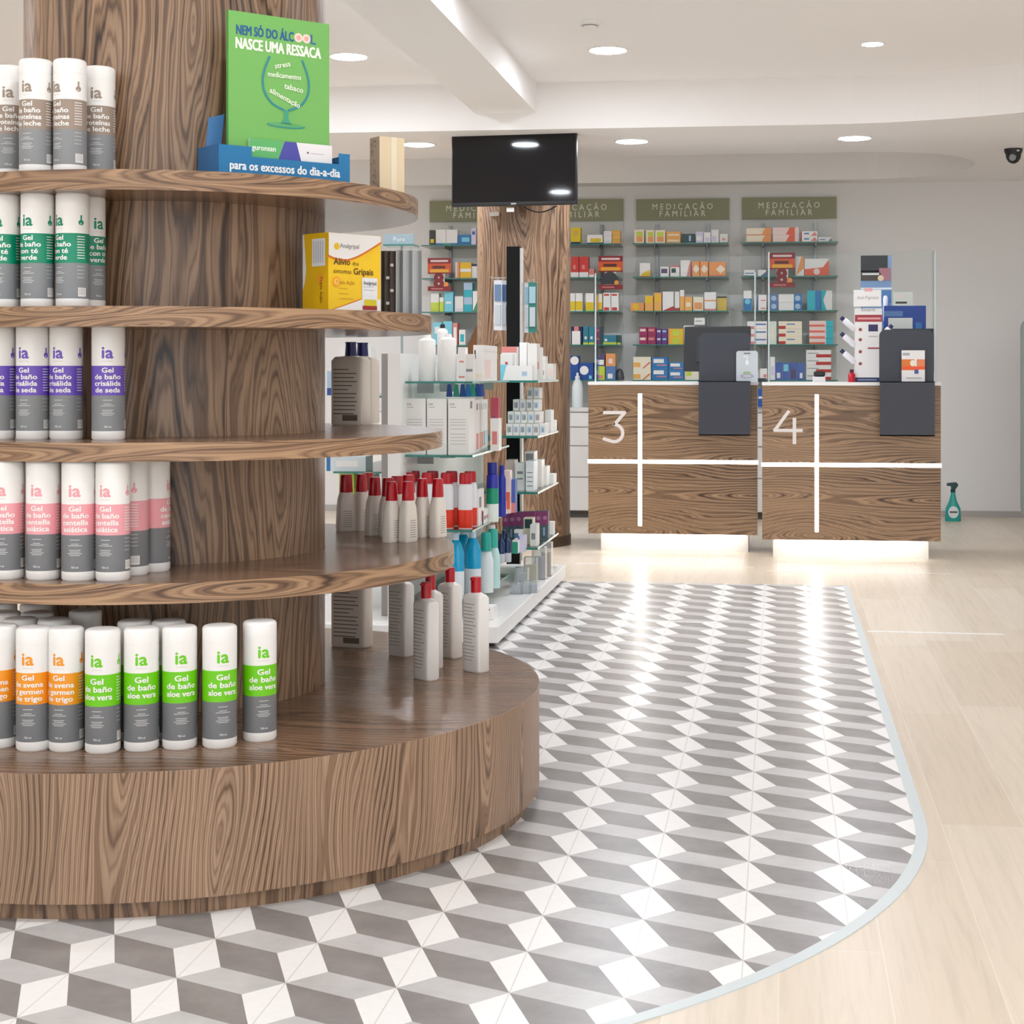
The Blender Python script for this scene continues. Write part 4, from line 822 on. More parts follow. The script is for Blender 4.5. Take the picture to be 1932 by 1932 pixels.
# lowest near shelf: blue mouthwash
zt_ = ISZ[3]
for i, (px, Y) in enumerate(((860, 6.33), (892, 6.42), (874, 6.55))):
    x = XY(px, Y); CB = P('#14a2d2', .12); LW = P('#e4eaf0', .35)
    t = thing('blue_mouthwash_bottle', f'bright blue mouthwash bottle with white label, {("left", "right", "rear")[i]} one', 'bottle', (x, Y, zt_), group=IG)
    MB().lathe([(.033, 0), (.034, .004), (.034, .11), (.034, .185), (.020, .225), (.012, .235)], [LW, LW, CB, CB, CB], 28, sy=.7).build('body', t, smooth=50)
    MB().lathe([(.013, .233), (.014, .262), (0, .263)], P('#c8dcec', .2), 18, capt=False).build('cap', t, smooth=40)
for i, (px, Y, c, cc) in enumerate(((917, 6.52, '#e4eeee', '#1fa898'), (930, 6.66, '#bfe4e0', '#2fb6a4'), (926, 6.85, '#dceeee', '#e9e6e2'))):
    x = XY(px, Y)
    t = thing('teal_capped_bottle', ('clear bottle with large teal cap on lowest near glass shelf', 'pale teal bottle behind the teal capped one', 'pale bottle with white cap, rear of lowest near shelf')[i], 'bottle', (x, Y, zt_), group=IG)
    MB().lathe([(.03, 0), (.031, .004), (.031, .13), (.022, .165), (.018, .17)], P(c, .25), 24, sy=.7).build('body', t, smooth=50)
    MB().lathe([(.021, .17), (.02, .235), (.018, .245), (0, .245)], P(cc, .3), 20, capt=False).build('cap', t, smooth=40)
# base level near
ibox(917, 931, 1145, 6.25, .085, .08, '#f2f0ed', [(.2, .5, .7, .85, '#1f4f9c')], label='white box with blue mark standing on island base', zb=.086)
ibox(928, 943, 1205, 6.3, .085, .06, '#f2f0ed', [(.1, .5, .2, .8, '#c8d84a')], label='small white and lime box on island base', zb=.086)
# far bay
def frow(z, specs, nm):
    for i, (x0, x1, yt, Y, dp, c, d, sd, zb) in enumerate(specs):
        ibox(x0, x1, yt, Y, z, dp, c, d, sd, label=f'{cname(c, d)} box, {ORD[i]} in the {nm} of far island bay', zb=zb)
g8 = '#8a8c90'
frow(FSZ[0], [(944, 956, 688, 7.37, .05, '#7fd0e4', [('p', ((.4, 0), (1, 1), (1, 0)), W_)], [], None), (956, 1004, 690, 7.37, .07, W_, [(.6, .8, .3, .6, '#b0c8e0')], [], None),
    (944, 967, 668, 7.50, .06, '#e9e6e2', [(.4, .6, .6, .7, '#c03028')], [], None), (946, 975, 654, 7.62, .06, W_, [(0, 1, .82, 1, '#e08a84')], [], None),
    (980, 994, 646, 7.42 + .06, .08, W_, [(.2, .8, .1, .3, '#b0c8e0')], [], None), (995, 1013, 648, 7.48, .1, '#e9e6e2', [(.3, .6, .1, .25, '#b0c8e0')], [(.2, .6, .3, .5, '#e08a84')], None),
    (1006, 1018, 655, 7.62, .12, W_, [(.3, .7, .3, .45, '#d23a30')], [], None), (1019, 1028, 672, 7.74, .1, W_, [(.2, .8, .2, .4, g8)], [], None), (1030, 1044, 686, 7.86, .1, '#e9e6e2', [(.2, .8, .2, .7, '#f2d9d4')], [], None)], 'top row')
z = FSZ[1]; k = 0
for r_, (zz, n, x0, Y) in enumerate(((0, 6, 955, 7.40), (.055, 5, 955, 7.46), (.110, 4, 962, 7.54), (.165, 2, 985, 7.66))):
    for i in range(n):
        xx = x0 + i * 12.6 + r_ * 3; yb = ZY(xx, 0, Y)
        zb = z + zz + .0004
        X0 = XY(xx, Y); mb = MB(); carton(mb, .029, .1, .053, '#eeecea', deco=[(.15, .8, .25, .75, '#b0c8e0' if i % 2 else '#a8b0b4'), (.45, .6, .3, .6, '#e08a84' if i % 3 == 1 else '#8a8c90')], sdeco=[(.1, .9, .4, .6, '#f2f0ed')])
        o = mb.build('small_cream_box', loc=(X0, Y - .0 * r_, zb)); tag(o, f'small white cream box, {ORD[i]} from left in {("bottom", "second", "third", "top")[r_]} layer of far bay pile', 'box', 'piled small white boxes')
for i, (px, Y) in enumerate(((1040, 7.78), (1046, 7.9))):
    for q in range(2 - i):
        X0 = XY(px - 8, Y); mb = MB(); carton(mb, .03, .1, .053, '#f2f0ed'); o = mb.build('small_cream_box', loc=(X0 - .01, Y, z + .0005 + q * .054)); tag(o, f'plain small white box near far end, {("bottom", "upper")[q]} one of {("nearer", "farther")[i]} pile', 'box', 'piled small white boxes')
frow(FSZ[2], [(992, 1007, 870, 7.40, .12, '#e9ecee', [(.15, .85, a, a + .03, g8) for a in (.15, .3, .45, .6)] , [], None), (972, 990, 874, 7.44, .1, W_, [(.2, .8, .6, .7, g8), (.2, .8, .4, .45, g8)], [], None), (954, 971, 868, 7.5, .1, '#f2d9d4', [(.1, .9, .3, .6, W_)], [], None),
    (990, 1008, 852, 7.56, .1, '#f2f0ed', [(.1, .9, .6, .95, '#8a8c90')], [], None), (1010, 1022, 868, 7.66, .1, W_, [], [], None), (1022, 1032, 880, 7.76, .1, W_, [(.3, .6, .3, .5, '#e9e6e2')], [], None), (1034, 1045, 895, 7.88, .1, W_, [], [], None)], 'third-row boxes')
z = FSZ[3]
for i in range(7):
    x0 = 948 + i * 12.4; Y = 7.62 + i * .02; X0 = XY(x0, Y)
    mb = MB(); carton(mb, .030, .05, .132, '#5b6f7c', deco=[(0, 1, .5, 1, '#a0447e'), ('d', .5, .75, .33, '#c88ab4'), (.2, .5, .1, .4, '#b0c8e0')]); o = mb.build('purple_carton', loc=(X0, Y, z + .0004))
    tag(o, f'slim carton with purple upper half and grey foot, {ORD[i]} from left', 'box', 'purple topped cartons on the far bay')
frow(z, [(988, 1006, 977, 7.48, .06, '#f4e8d0', [(.1, .9, .6, .95, '#2b4a50')], [], None), (1000, 1012, 990, 7.40, .1, '#e9e6e2', [(.2, .8, .3, .6, g8)], [], None), (1018, 1032, 968, 7.86, .06, W_, [(.4, .6, .1, .8, '#a02a5c')], [], None), (1034, 1044, 985, 7.93, .06, W_, [], [], None), (970, 986, 1000, 7.40, .05, W_, [(0, .5, .3, .8, '#5b7fb4')], [], None)], 'lowest-shelf boxes')
# base of far bay: clear gift packs and dark bottles
for i, (px, Y) in enumerate(((945, 6.86), (957, 6.9), (951, 7.0))):
    x = XY(px, Y); t = thing('dark_blue_bottle', ('left', 'right', 'rear')[i] + ' one of three small dark blue glass bottles on island', 'bottle', (x, Y, .235), group='dark blue bottles on the island')
    MB().lathe([(.017, -.0), (.018, .004), (.018, .04), (.018, .085), (.008, .105)], [P('#c8ccd4', .3), P('#c8ccd4', .3), P('#16335c', .15), P('#16335c', .15)], 20).build('body', t, smooth=50)
    MB().lathe([(.009, .105), (.009, .125), (0, .126)], P('#122a4c', .3), 14, capt=False).build('cap', t, smooth=40)
ib(-1.46, -1.19, 6.8, 7.1, .227, .235, mat=GLASS, front=EDGE, side=EDGEL).build('glass_shelf', I)
frow(.085, [(966, 977, 1020, 7.2, .12, W_, [(0, 1, .0, .9, '#35a58a')], [], .236), (978, 988, 1012, 7.25, .1, '#d9d3ea', [(0, .2, 0, 1, '#1f4f9c')], [], .236)], 'mid-level boxes')
k = 0
for px, Y, r, h, c in ((975, 7.0, .028, .05, '#d5dae0'), (990, 7.02, .028, .05, '#d5dae0'), (1004, 7.05, .028, .05, '#d5dae0'), (985, 7.2, .03, .09, '#dde2e4'), (1002, 7.35, .03, .12, '#e8e0b8'), (1018, 7.5, .032, .15, '#d8d4dc'), (1030, 7.62, .03, .16, '#ead9c2')):
    x = XY(px, Y); t = thing('gift_pack', f'clear plastic gift tub on white island base, {ORD[k]} from the front', 'pack', (x, Y, .0855), group='clear gift packs on island base'); k += 1
    MB().box(-r, r, -r, r, 0, h, PLAST).build('clear_tub', t)
    MB().box(-r * .7, r * .7, -r * .7, r * .7, .001, h * .7, P(c, .4)).build('contents', t)
ibox(1022, 1050, 1068, 7.9, .085, .08, '#f4efe8', [], label='pale carton at far end of island base', zb=.086)
ibox(616, 690, 861, 6.62, .64, .12, '#dce6ea', [(0, .1, 0, 1, '#2a78b8'), (.25, .8, .3, .7, '#f2f0ed')], label='long pale blue box on left glass shelf seen past wooden column', name='long_carton')
ibox(640, 668, 890, 6.7, .36, .08, '#c8d84a', [(.2, .6, .2, .5, W_)], label='lime box on lower left glass shelf behind round display')
ibox(640, 700, 655, 7.3, .957, .1, '#f2f0ed', [(0, 1, .8, 1, '#e9e6e2')], label='wide white carton on upper left glass shelf')
ibox(617, 636, 700, 6.7, .957, .08, '#b0c8e0', [(0, 1, 0, .3, '#1f4f9c')], label='pale blue box on upper left glass shelf by column')
ibox(672, 706, 895, 6.8, .36, .09, '#f2f0ed', LN, label='white lined carton on lower left glass shelf')
# black hook stand with blister packs
YP = 8.2; xp = XY(968, YP)
S = thing('hook_stand', 'tall narrow black hook post behind the glass island', 'stand', (xp, YP, .0))
MB().box(-.034, .034, 0, .05, 0, ZY(968, 465, YP), P('#060607', .3, spec=.2)).build('post', S)
MB().box(.0345, .046, .004, .05, .085, ZY(968, 468, YP), P('#d4d2d0', .4)).build('side_strip', S)
MB().box(-.10, .10, -.05, .14, .0, .014, P('#2a2a2c', .4)).build('foot', S)
for sx_, zz in ((-1, ZY(940, 524, YP)), (1, ZY(1000, 534, YP))):
    for yy in (.012, .036): MB().tube([(sx_ * .03, yy, zz), (sx_ * .115, yy, zz), (sx_ * .12, yy, zz + .006)], .0022, METAL, 6).build('hook', S)
bz = ZY(940, 524, YP)
for i, (dx, c, c2) in enumerate(((-.055, '#3c5f94', '#e4e6ea'), (-.08, '#6a86ac', '#e4e6ea'), (.075, '#8fb8cc', '#dfe6ea'), (.1, '#a9c8d8', '#2f7f74'))):
    t = thing('blister_pack', ('dark blue blister pack hanging left of black post, inner', 'grey-blue blister pack hanging left of black post, outer', 'pale blue toothbrush blister right of black post, inner', 'pale blue and green blister right of black post, outer')[i], 'pack', (xp + dx, YP + (.012 if i % 2 else .036), bz - (.012 if dx > 0 else 0)), group='blister packs on hooks')
    b = MB(); b.box(-.022, .022, -.004, .0, -.27, -.012, P(c2, .4)); b.box(-.016, .016, -.013, -.004, -.12, -.035, P(c, .3)); b.box(-.014, .014, -.013, -.004, -.24, -.14, P('#c9cfd6', .3)); b.build('card', t)
    b = MB(); b.tube([(-.004, -.002, -.013), (-.004, -.002, .002), (.004, -.002, .002), (.004, -.002, -.013)], .0012, P('#dddddd', .4), 6); b.build('hang_tab', t)

# ------------------------------------------------------------------ counters
LED = P('#fffdf8', .5, emit=6.5); LEDs = P('#fffdf8', .5, emit=3.2)
def arc(cx, cz, r, a0, a1, n=16): return [(cx + r * math.cos(math.radians(a0 + (a1 - a0) * k / n)), cz + r * math.sin(math.radians(a0 + (a1 - a0) * k / n))) for k in range(n + 1)]
def counter(xl, xr, Y, px_v, py_h, num, pxn, label):
    X0, X1 = XY(xl, Y), XY(xr, Y); zb, zt = .112, .978; xm = (X0 + X1) / 2
    t = thing('service_counter', label, 'counter', (xm, Y, 0)); w = (X1 - X0) / 2
    xv = XY(px_v, Y) - xm; zh = ZY(px_v, py_h, Y); s = .0100
    sa, sb = s + .001, s + .001
    # four veneered panels around the light cross
    for (a, bb, c, d) in ((-w, xv - sa, zh + sb, zt), (xv + sa, w, zh + sb, zt), (-w, xv - sa, zb, zh - sb), (xv + sa, w, zb, zh - sb)):
        MB().box(a, bb, 0, .02, c, d, WOODH, grain='x').build('front_panel', t)
    MB().box(xv - sa, xv + sa, 0, .02, zt - .05, zt, WOODH, grain='x').build('front_panel', t)
    MB().box(xv - sa, xv + sa, 0, .02, zb, zb + .045, WOODH, grain='x').build('front_panel', t)
    led = MB(); led.box(xv - s, xv + s, .001, .012, zb + .046, zt - .051, LED); led.box(-w - .004, w + .004, .0005, .0115, zh - s, zh + s, LED); led.build('light_cross', t)
    MB().box(-w + .005, w - .005, .0215, .55, zb, zt, P('#e4e1de', .5)).build('carcass', t)
    MB().box(-w - .002, w + .002, -.004, .56, zt, zt + .018, P('#f3f2f0', .25)).build('countertop', t)
    MB().box(-w + .06, w - .055, .13, .5, 0, zb, P('#eceae8', .4)).build('plinth', t)
    MB().box(-w + .07, w - .07, .06, .085, zb - .008, zb - .001, LEDs).build('plinth_light', t)
    # numeral
    xn = XY(pxn, Y) - xm; zn = ZY(pxn, 806, Y); b = MB(); NM = P('#e6dfda', .4); fn = plane_fn(0, .001)
    if num == 3:
        b.ring([(-.062, .085), (.058, .085), (-.002, .016)], .019, NM, fn)
        b.ring([(-.002, .016)] + arc(-.004, -.034, .05 , 88, -110, 20) + [(-.064, -.068)], .019, NM, fn)
    else:
        b.ring([(.005, .088), (-.072, -.018), (.078, -.018)], .018, NM, fn); b.ring([(.038, .046), (.038, -.088)], .020, NM, fn)
    o = b.build('numeral', t); o.location = (xn, 0, zn)
    return t, xm, w, zt + .018
CG = 'walnut service counters'
c3, xm3, w3, zt3 = counter(1110, 1429, 9.36, 1207.5, 871, 3, 1160, 'walnut counter numbered three with glowing white light cross')
c4, xm4, w4, zt4 = counter(1438, 1775, 9.13, 1541, 877, 4, 1486, 'walnut counter numbered four with glowing white light cross')
def hood(x0, x1, yt, ym, yb, Y, label, mon):
    X0, X1 = XY(x0, Y), XY(x1, Y); w = (X1 - X0) / 2; z0 = ZY(x0, yb, Y); zm = 1.001; z1 = ZY(x0, yt, Y)
    t = thing('counter_shield', label, 'shield', ((X0 + X1) / 2, Y, 0))
    r = .035; out = [(-w, zm), (w, zm)] + [(w - r + r * math.cos(a), z1 - r + r * math.sin(a)) for a in [PI / 2 * k / 8 for k in range(9)]] + [(-w + r - r * math.sin(a), z1 - r + r * math.cos(a)) for a in [PI / 2 * k / 8 for k in range(9)]]
    b = MB(); b.prism(out, 0, .006, CHAR, M=Matrix.Rotation(PI / 2, 4, 'X')); o = b.build('upper_panel', t); o.location.y = .012
    b = MB(); b.box(-w, w, -.05, -.044, z0, zm, P('#373a44', .45)); b.box(-w, w, -.05, .10, .9965, 1.001, P('#2f2f34', .5)); b.box(-w, w, -.05, -.003, z0, z0 + .006, CHAR)
    b.build('lower_panel', t)
    return t, w
h3, wh3 = hood(1319, 1416, 628, 722, 821, 9.30, 'charcoal shield panel hung over the front of the left counter', 0)
h4, wh4 = hood(1659, 1762, 622, 722, 822, 9.06, 'charcoal shield panel hung over the front of the right counter', 0)
def monitor(cx, Y, z, w, h, rz, tilt, label):
    t = thing('computer_monitor', label, 'monitor', (cx, Y, z), rz)
    b = MB().box(-w / 2, w / 2, -.012, .012, 0, h, P('#1e1f22', .4)); o = b.build('screen_housing', t); o.rotation_euler.x = tilt; o.location.z = .06
    bev(o, .005, 2)
    b = MB().box(-w * .3, w * .3, -.03, -.012, h * .2, h * .75, P('#2c2d31', .45)); o = b.build('rear_shell', t); o.rotation_euler.x = tilt; o.location.z = .06
    MB().box(-.03, .03, -.02, .03, .0, .1, P('#222326', .4)).build('stand_neck', t)
    MB().box(-.1, .1, -.07, .09, 0, .01, P('#222326', .4)).build('stand_foot', t)
monitor(XY(1352, 9.62), 9.62, zt3, .40, .27, -.15, -.12, 'black monitor behind the charcoal shield on the left counter')
monitor(XY(1712, 9.53), 9.53, zt4, .30, .25, 0, -.1, 'black monitor behind the charcoal shield on the right counter')
# cards standing on the shields
def card(x0, x1, y0, y1, Y, label, kind):
    X0, X1 = XY(x0, Y), XY(x1, Y); z0, z1 = ZY(x0, y1, Y), ZY(x0, y0, Y); w, h = (X1 - X0) / 2, z1 - z0
    t = thing('display_card', label, 'card', ((X0 + X1) / 2, Y, z0)); fn = plane_fn(-.0005, .0005)
    if kind == 'p':
        r = .015; out = [(-w, 0), (w, 0)] + [(w - r + r * math.cos(a), h - r + r * math.sin(a)) for a in [PI / 2 * k / 6 for k in range(7)]] + [(-w + r - r * math.sin(a), h - r + r * math.cos(a)) for a in [PI / 2 * k / 6 for k in range(7)]]
        MB().prism(out, 0, .002, P('#c4ccd2', .35), M=Matrix.Rotation(PI / 2, 4, 'X')).build('card_body', t).location.y = .0015
        b = MB(); fn = plane_fn(-.0005, .0005); b.text('', .01, 0, 0, WHITE, fn)
        b.disc(0, h * .63, w * .16, P('#e6ecf4', .4), fn, ry=h * .09); b.rect(-w * .05, w * .05, h * .7, h * .84, P('#e4e8e0', .4), plane_fn(-.0005, .0007)); b.rect(-w * .35, w * .05, h * .8, h * .85, P('#dfe6e0', .4), plane_fn(-.0005, .0009))
        b.disc(0, h * .30, w * .4, P('#9fb98f', .5), fn, ry=h * .05); b.disc(.0, h * .20, w * .62, P('#a2a6b8', .5), plane_fn(-.0005, .0007), ry=h * .07); b.disc(0, h * .2, w * .4, P('#c9c4cc', .5), plane_fn(-.0005, .0009), ry=h * .04)
        b.rect(-w * .3, w * .3, h * .9, h * .94, P('#6b7274', .5), fn); b.build('print', t)
    else:
        MB().box(-w, w, -.0005, .0015, 0, h, P('#e9e7e6', .4)).build('card_body', t)
        b = MB(); b.rect(-w, w * .1, h * .38, h * .72, P('#e07a30', .5), fn); b.rect(-w * .9, w, h * .40, h * .50, P('#f05a32', .5), plane_fn(-.0005, .0008)); b.rect(w * .3, w, h * .45, h * .72, P('#e8865a', .5), fn)
        b.disc(-w * .05, h * .6, w * .22, P('#f3ead8', .5), plane_fn(-.0005, .001), ry=h * .10); b.rect(w * .1, w * .45, h * .27, h * .40, P('#4b5a9c', .5), plane_fn(-.0005, .001)); b.rect(-w * .9, -w * .3, h * .84, h * .92, P('#a8acb8', .5), fn)
        b.rect(-w * .6, w * .7, h * .12, h * .15, P('#a8a8ac', .5), fn); b.build('print', t)
card(1389, 1430, 662, 721.5, 9.29, 'pale plastic card picturing a white dispenser on counter 3 shield', 'p')
card(1701, 1745, 661, 721.5, 9.05, 'white and orange printed card on counter 4 shield', 'o')
# sneeze guards
def guard(xl, xr, yt, Y, zb, label):
    X0, X1 = XY(xl, Y), XY(xr, Y); w = (X1 - X0) / 2; z1 = ZY(xl, yt, Y)
    t = thing('sneeze_guard', label, 'screen', ((X0 + X1) / 2, Y, zb))
    MB().box(-w, w, 0, .005, 0, z1 - zb, ACRYL, side=P('#dfe5e5', .2), top=P('#dfe5e5', .2)).build('acrylic_sheet', t)
    for s in (-1, 1):
        MB().box(s * w - (.009 if s > 0 else -.0), s * w + (.0 if s > 0 else .009), .005, .18, 0, (z1 - zb) * 1, ACRYL, front=P('#dfe5e5', .2)).build('side_wing', t)
guard(1122, 1426, 515, 9.72, zt3, 'clear acrylic sneeze guard standing on the left counter')
guard(1449, 1766, 475, 9.44, zt4, 'clear acrylic sneeze guard standing on the right counter')
# things on counter 4
def q4(px, Y): return XY(px, Y)
Y = 9.30; X0, X1 = XY(1613, Y), XY(1664, Y); w = (X1 - X0) / 2; h = ZY(1640, 547, Y) - zt4
t = thing('product_display', 'tall white cardboard display with red band on counter 4', 'display', ((X0 + X1) / 2, Y, zt4))
b = MB(); b.box(-w, w, 0, .07, 0, h * .8, P('#f0eeec', .5)); b.build('column_body', t)
b = MB(); b.box(-w - .006, w - .004, -.006, .05, h * .82, h, P('#f4f3f2', .5)); b.build('header_board', t)
MB().box(-w * .3, w * .3, -.008, .02, h * .985, h * 1.02, P('#e8b0ae', .5)).build('top_tab', t)
b = MB(); fn = plane_fn(0, .001)
b.rect(-w, w, h * .655, h * .73, P('#a83a44', .5), fn); b.rect(-w, w, 0, h * .05, P('#28345c', .5), fn)
b.rect(-w * .8, w * .9, h * .68, h * .70, P('#e8a8a8', .5), plane_fn(0, .0015)); b.rect(-w * .8, w * .6, h * .018, h * .032, P('#8a94b4', .5), plane_fn(0, .0015))
b.rect(.0, w * .7, h * .55, h * .625, P('#2c2860', .4), fn); b.rect(-w * .05, w * .9, h * .36, h * .375, P('#a03a44', .5), fn); b.rect(w * .02, w * .7, h * .49, h * .5, P('#b8b4b0', .5), fn)
for zz in (.57, .46, .33, .2): b.disc(-w * .6, h * zz, w * .13, P('#9c4a50', .5), fn, 8)
b.text('Eucerin', .026, 0, h * .77, P('#8a8684', .5), fn, .005); b.text('Anti-Pigment', .026, -.004, h * .90, P('#a8a4a0', .5), plane_fn(-.006, .001), 0, maxw=w * 1.6); b.build('print', t)
for i, py in enumerate((610, 640, 672)):
    x = XY(1600, 9.29); z = ZY(1600, py, 9.29)
    t2 = thing('tilted_tube', f'white tube with navy cap tilted out of the display, {("top", "middle", "bottom")[i]} one', 'tube', (x, 9.31, z), group='tilted tubes on the cardboard display'); t2.rotation_euler = (0, -.85, 0)
    MB().lathe([(.012, -.055), (.0175, -.045), (.0175, .022), (.013, .03)], P('#eceaf0', .35), 20).build('body', t2, smooth=50)
    MB().lathe([(.012, .03), (.012, .052), (0, .053)], P('#2a2c5c', .35), 18, capt=False).build('cap', t2, smooth=40)
x = XY(1677, 9.25); t2 = thing('tilted_tube', 'white tube with navy cap leaning right of the display above shield', 'tube', (x, 9.31, ZY(1680, 622, 9.3)), group='tilted tubes on the cardboard display'); t2.rotation_euler = (0, .7, 0)
MB().lathe([(.012, -.045), (.0175, -.035), (.0175, .005), (.013, .012)], P('#eceaf0', .35), 20).build('body', t2, smooth=50)
MB().lathe([(.012, .012), (.012, .034), (0, .035)], P('#2a2c5c', .35), 18, capt=False).build('cap', t2, smooth=40)
t = thing('red_bottle', 'small red bottle with dark cap beside the cardboard display', 'bottle', (XY(1607, 9.28), 9.28, zt4))
MB().lathe([(.019, 0), (.02, .003), (.02, .045), (.01, .055)], P('#c0102c', .3), 20).build('body', t, smooth=50)
MB().lathe([(.011, .055), (.011, .072), (0, .072)], P('#4a1020', .3), 14, capt=False).build('cap', t, smooth=40)
Y = 9.668; X0, X1 = XY(1624, Y), XY(1682, Y); w = (X1 - X0) / 2; h = ZY(1650, 482, Y) - zt4
t = thing('leaflet_rack', 'blue poster rack with pale tube behind the cardboard display', 'display', ((X0 + X1) / 2, Y, zt4))
MB().box(-w, w, 0, .022, 0, h, P('#7f9cc4', .5)).build('board', t)
b = MB(); fn = plane_fn(0, .001); b.rect(-w, w * .75, h * .87, h, P('#2f3034', .5), fn); b.rect(-w, w * .5, h * .80, h * .88, P('#4a4038', .5), fn); b.rect(w * .2, w * .95, h * .80, h * .90, P('#a8707c', .5), plane_fn(0, .0015)); b.disc(w * .3, h * .82, w * .2, P('#e4c8a8', .5), plane_fn(0, .002), 12)
b.rect(-w, w, h * .62, h * .72, P('#4f80b4', .5), fn); b.rect(-w, w, h * .73, h * .745, P('#e6ecf4', .5), fn); b.rect(-w * .9, w * .3, h * .845, h * .86, P('#d8d8dc', .5), plane_fn(0, .0015)); b.build('print', t)
MB().lathe([(.012, h * .48), (.014, h * .5), (.014, h * .66), (.008, h * .68)], P('#e8e2ee', .35), 16, cx=w * .6, cy=-.016).build('sample_tube', t, smooth=40)
Y = 9.622
ibx = [(1686, 1722, 551, 574, '#dfe0da', [(.1, .7, .15, .3, '#3a3c34'), (.2, .6, .6, .8, '#f2d9d4')], 'cream box with dark print on top of blue carton, counter 4'),
       (1668, 1747, 577, 604, '#12409a', [(.0, .45, .6, .8, '#5b7fb4'), (.1, .6, 0, .5, '#e9e6e2')], 'large royal blue carton behind counter 4 monitor')]
for x0, x1, yt, yb, c, d, lb in reversed(ibx):
    zz = ZY(x0, yb, Y)
    if '#12409a' == c: zz = zt4
    X0, X1 = XY(x0, Y), XY(x1, Y); mb = MB(); hh = ZY(x0, yt, Y) - zz
    if c == '#12409a':
        d = [(0, .45, .86, .93, '#5b7fb4'), (.1, .68, .68, .84, '#e9e6e2'), (.75, .9, .7, .78, '#2a78b8')]
    else: zz = ZY(x0, 577, Y) + .0005; hh = ZY(x0, 551, Y) - zz
    carton(mb, X1 - X0, .045, hh, c, deco=d, x=-(X1 - X0) / 2); tag(mb.build('carton', loc=((X0 + X1) / 2, Y, zz)), lb, 'box')
t = thing('rubber_stamp', 'white and black rubber stamp lying on counter 4', 'stamp', (XY(1545, 9.35), 9.35, zt4))
MB().box(-.036, .036, -.02, .02, 0, .03, P('#dcdcda', .4)).build('body', t); bev(MB().box(-.03, .036, -.02, .02, .03, .062, P('#17181a', .35)).build('handle', t), .012, 3)
t = thing('card_terminal', 'small dark card terminal on the counter 3 right end', 'terminal', (XY(1440, 9.42) - .0, 9.40, zt3))
MB().box(-.035, .02, -.03, .04, 0, .02, P('#3a3c46', .4)).build('body', t); MB().box(-.03, .012, -.02, .0, .02, .022, P('#6a7078', .3)).build('keypad', t)
t = thing('price_sign', 'small white card sign hanging above the counter 3 monitor', 'sign', (XY(1320, YF), YF - .02, ZY(1320, 613, YF)))
MB().box(-.038, .038, 0, .002, 0, .05, P('#eceae8', .5)).build('card_body', t); MB().rect(-.028, .02, .025, .03, P('#8a8c90', .5), plane_fn(0, .0006)).build('print', t)
MB().tube([(0, .002, .045), (0, .03, .045)], .0015, METAL, 6).build('clip', t)
t = thing('blue_pouch', 'blue and white pouch hanging between the two counters', 'pouch', (XY(1435, 11.5), 11.5, ZY(1435, 768, 11.5)))
MB().box(-.02, .02, 0, .02, 0, .13, P('#2c5ca8', .4)).build('pouch_body', t); MB().rect(-.015, .015, .06, .075, WHITE, plane_fn(0, .001)).build('print', t)
# spray bottle on the floor by the wall
x = XY(1798, 11.6)
t = thing('spray_bottle', 'teal trigger spray bottle standing on floor against back wall', 'bottle', (x, 11.6, 0))
loft_b = MB(); loft(loft_b, [(0, .053, .03, 3), (.005, .056, .032, 3), (.09, .052, .03, 3), (.14, .028, .022, 2.5), (.19, .016, .015, 2), (.205, .015, .015, 2)], P('#2aa39a', .15)); loft_b.build('body', t, smooth=50)
b = MB(); b.disc(0, .065, .036, P('#dfe6e4', .4), lambda a, q: (a, -.0335, q), 20, .042); b.rect(-.026, .028, .06, .072, P('#5a4a58', .4), lambda a, q: (a, -.0342, q)); b.build('label_print', t)
b = MB(); b.lathe([(.017, .203), (.017, .225)], P('#123c40', .35), 18); b.prism([(-.045, .25), (-.04, .268), (.02, .274), (.034, .262), (.034, .25), (.018, .226), (-.012, .224), (-.014, .246)], -.013, .013, P('#123c40', .35), M=Matrix.Rotation(PI / 2, 4, 'X')); b.build('trigger_head', t)
b = MB(); b.prism([(-.022, .246), (-.03, .215), (-.036, .214), (-.030, .248)], -.006, .006, P('#e4e6e6', .35), M=Matrix.Rotation(PI / 2, 4, 'X')); b.build('trigger', t)
# rounded grey panel at the right edge
Y = 11.1; X0 = XY(1925, Y); zt = ZY(1925, 596, Y); w = .62; r = .09
t = thing('freestanding_panel', 'tall grey rounded panel cut by the right picture edge', 'panel', (X0, Y, 0))
def rr_(w, z0, z1, r): 
    out = []
    for cxx_, czz, a0 in ((w - r, z0 + r, -90), (w - r, z1 - r, 0), (r, z1 - r, 90), (r, z0 + r, 180)):
        out += arc(cxx_, czz, r, a0, a0 + 90, 8)
    return out
MB().prism(rr_(w, .06, zt, r), 0, .03, P('#8f9a95', .4), M=Matrix.Rotation(PI / 2, 4, 'X')).build('panel_body', t)
for s in (.12, .5): MB().box(s - .02, s + .02, -.18, .15, 0, .065, P('#8a8c8c', .4)).build('foot', t)
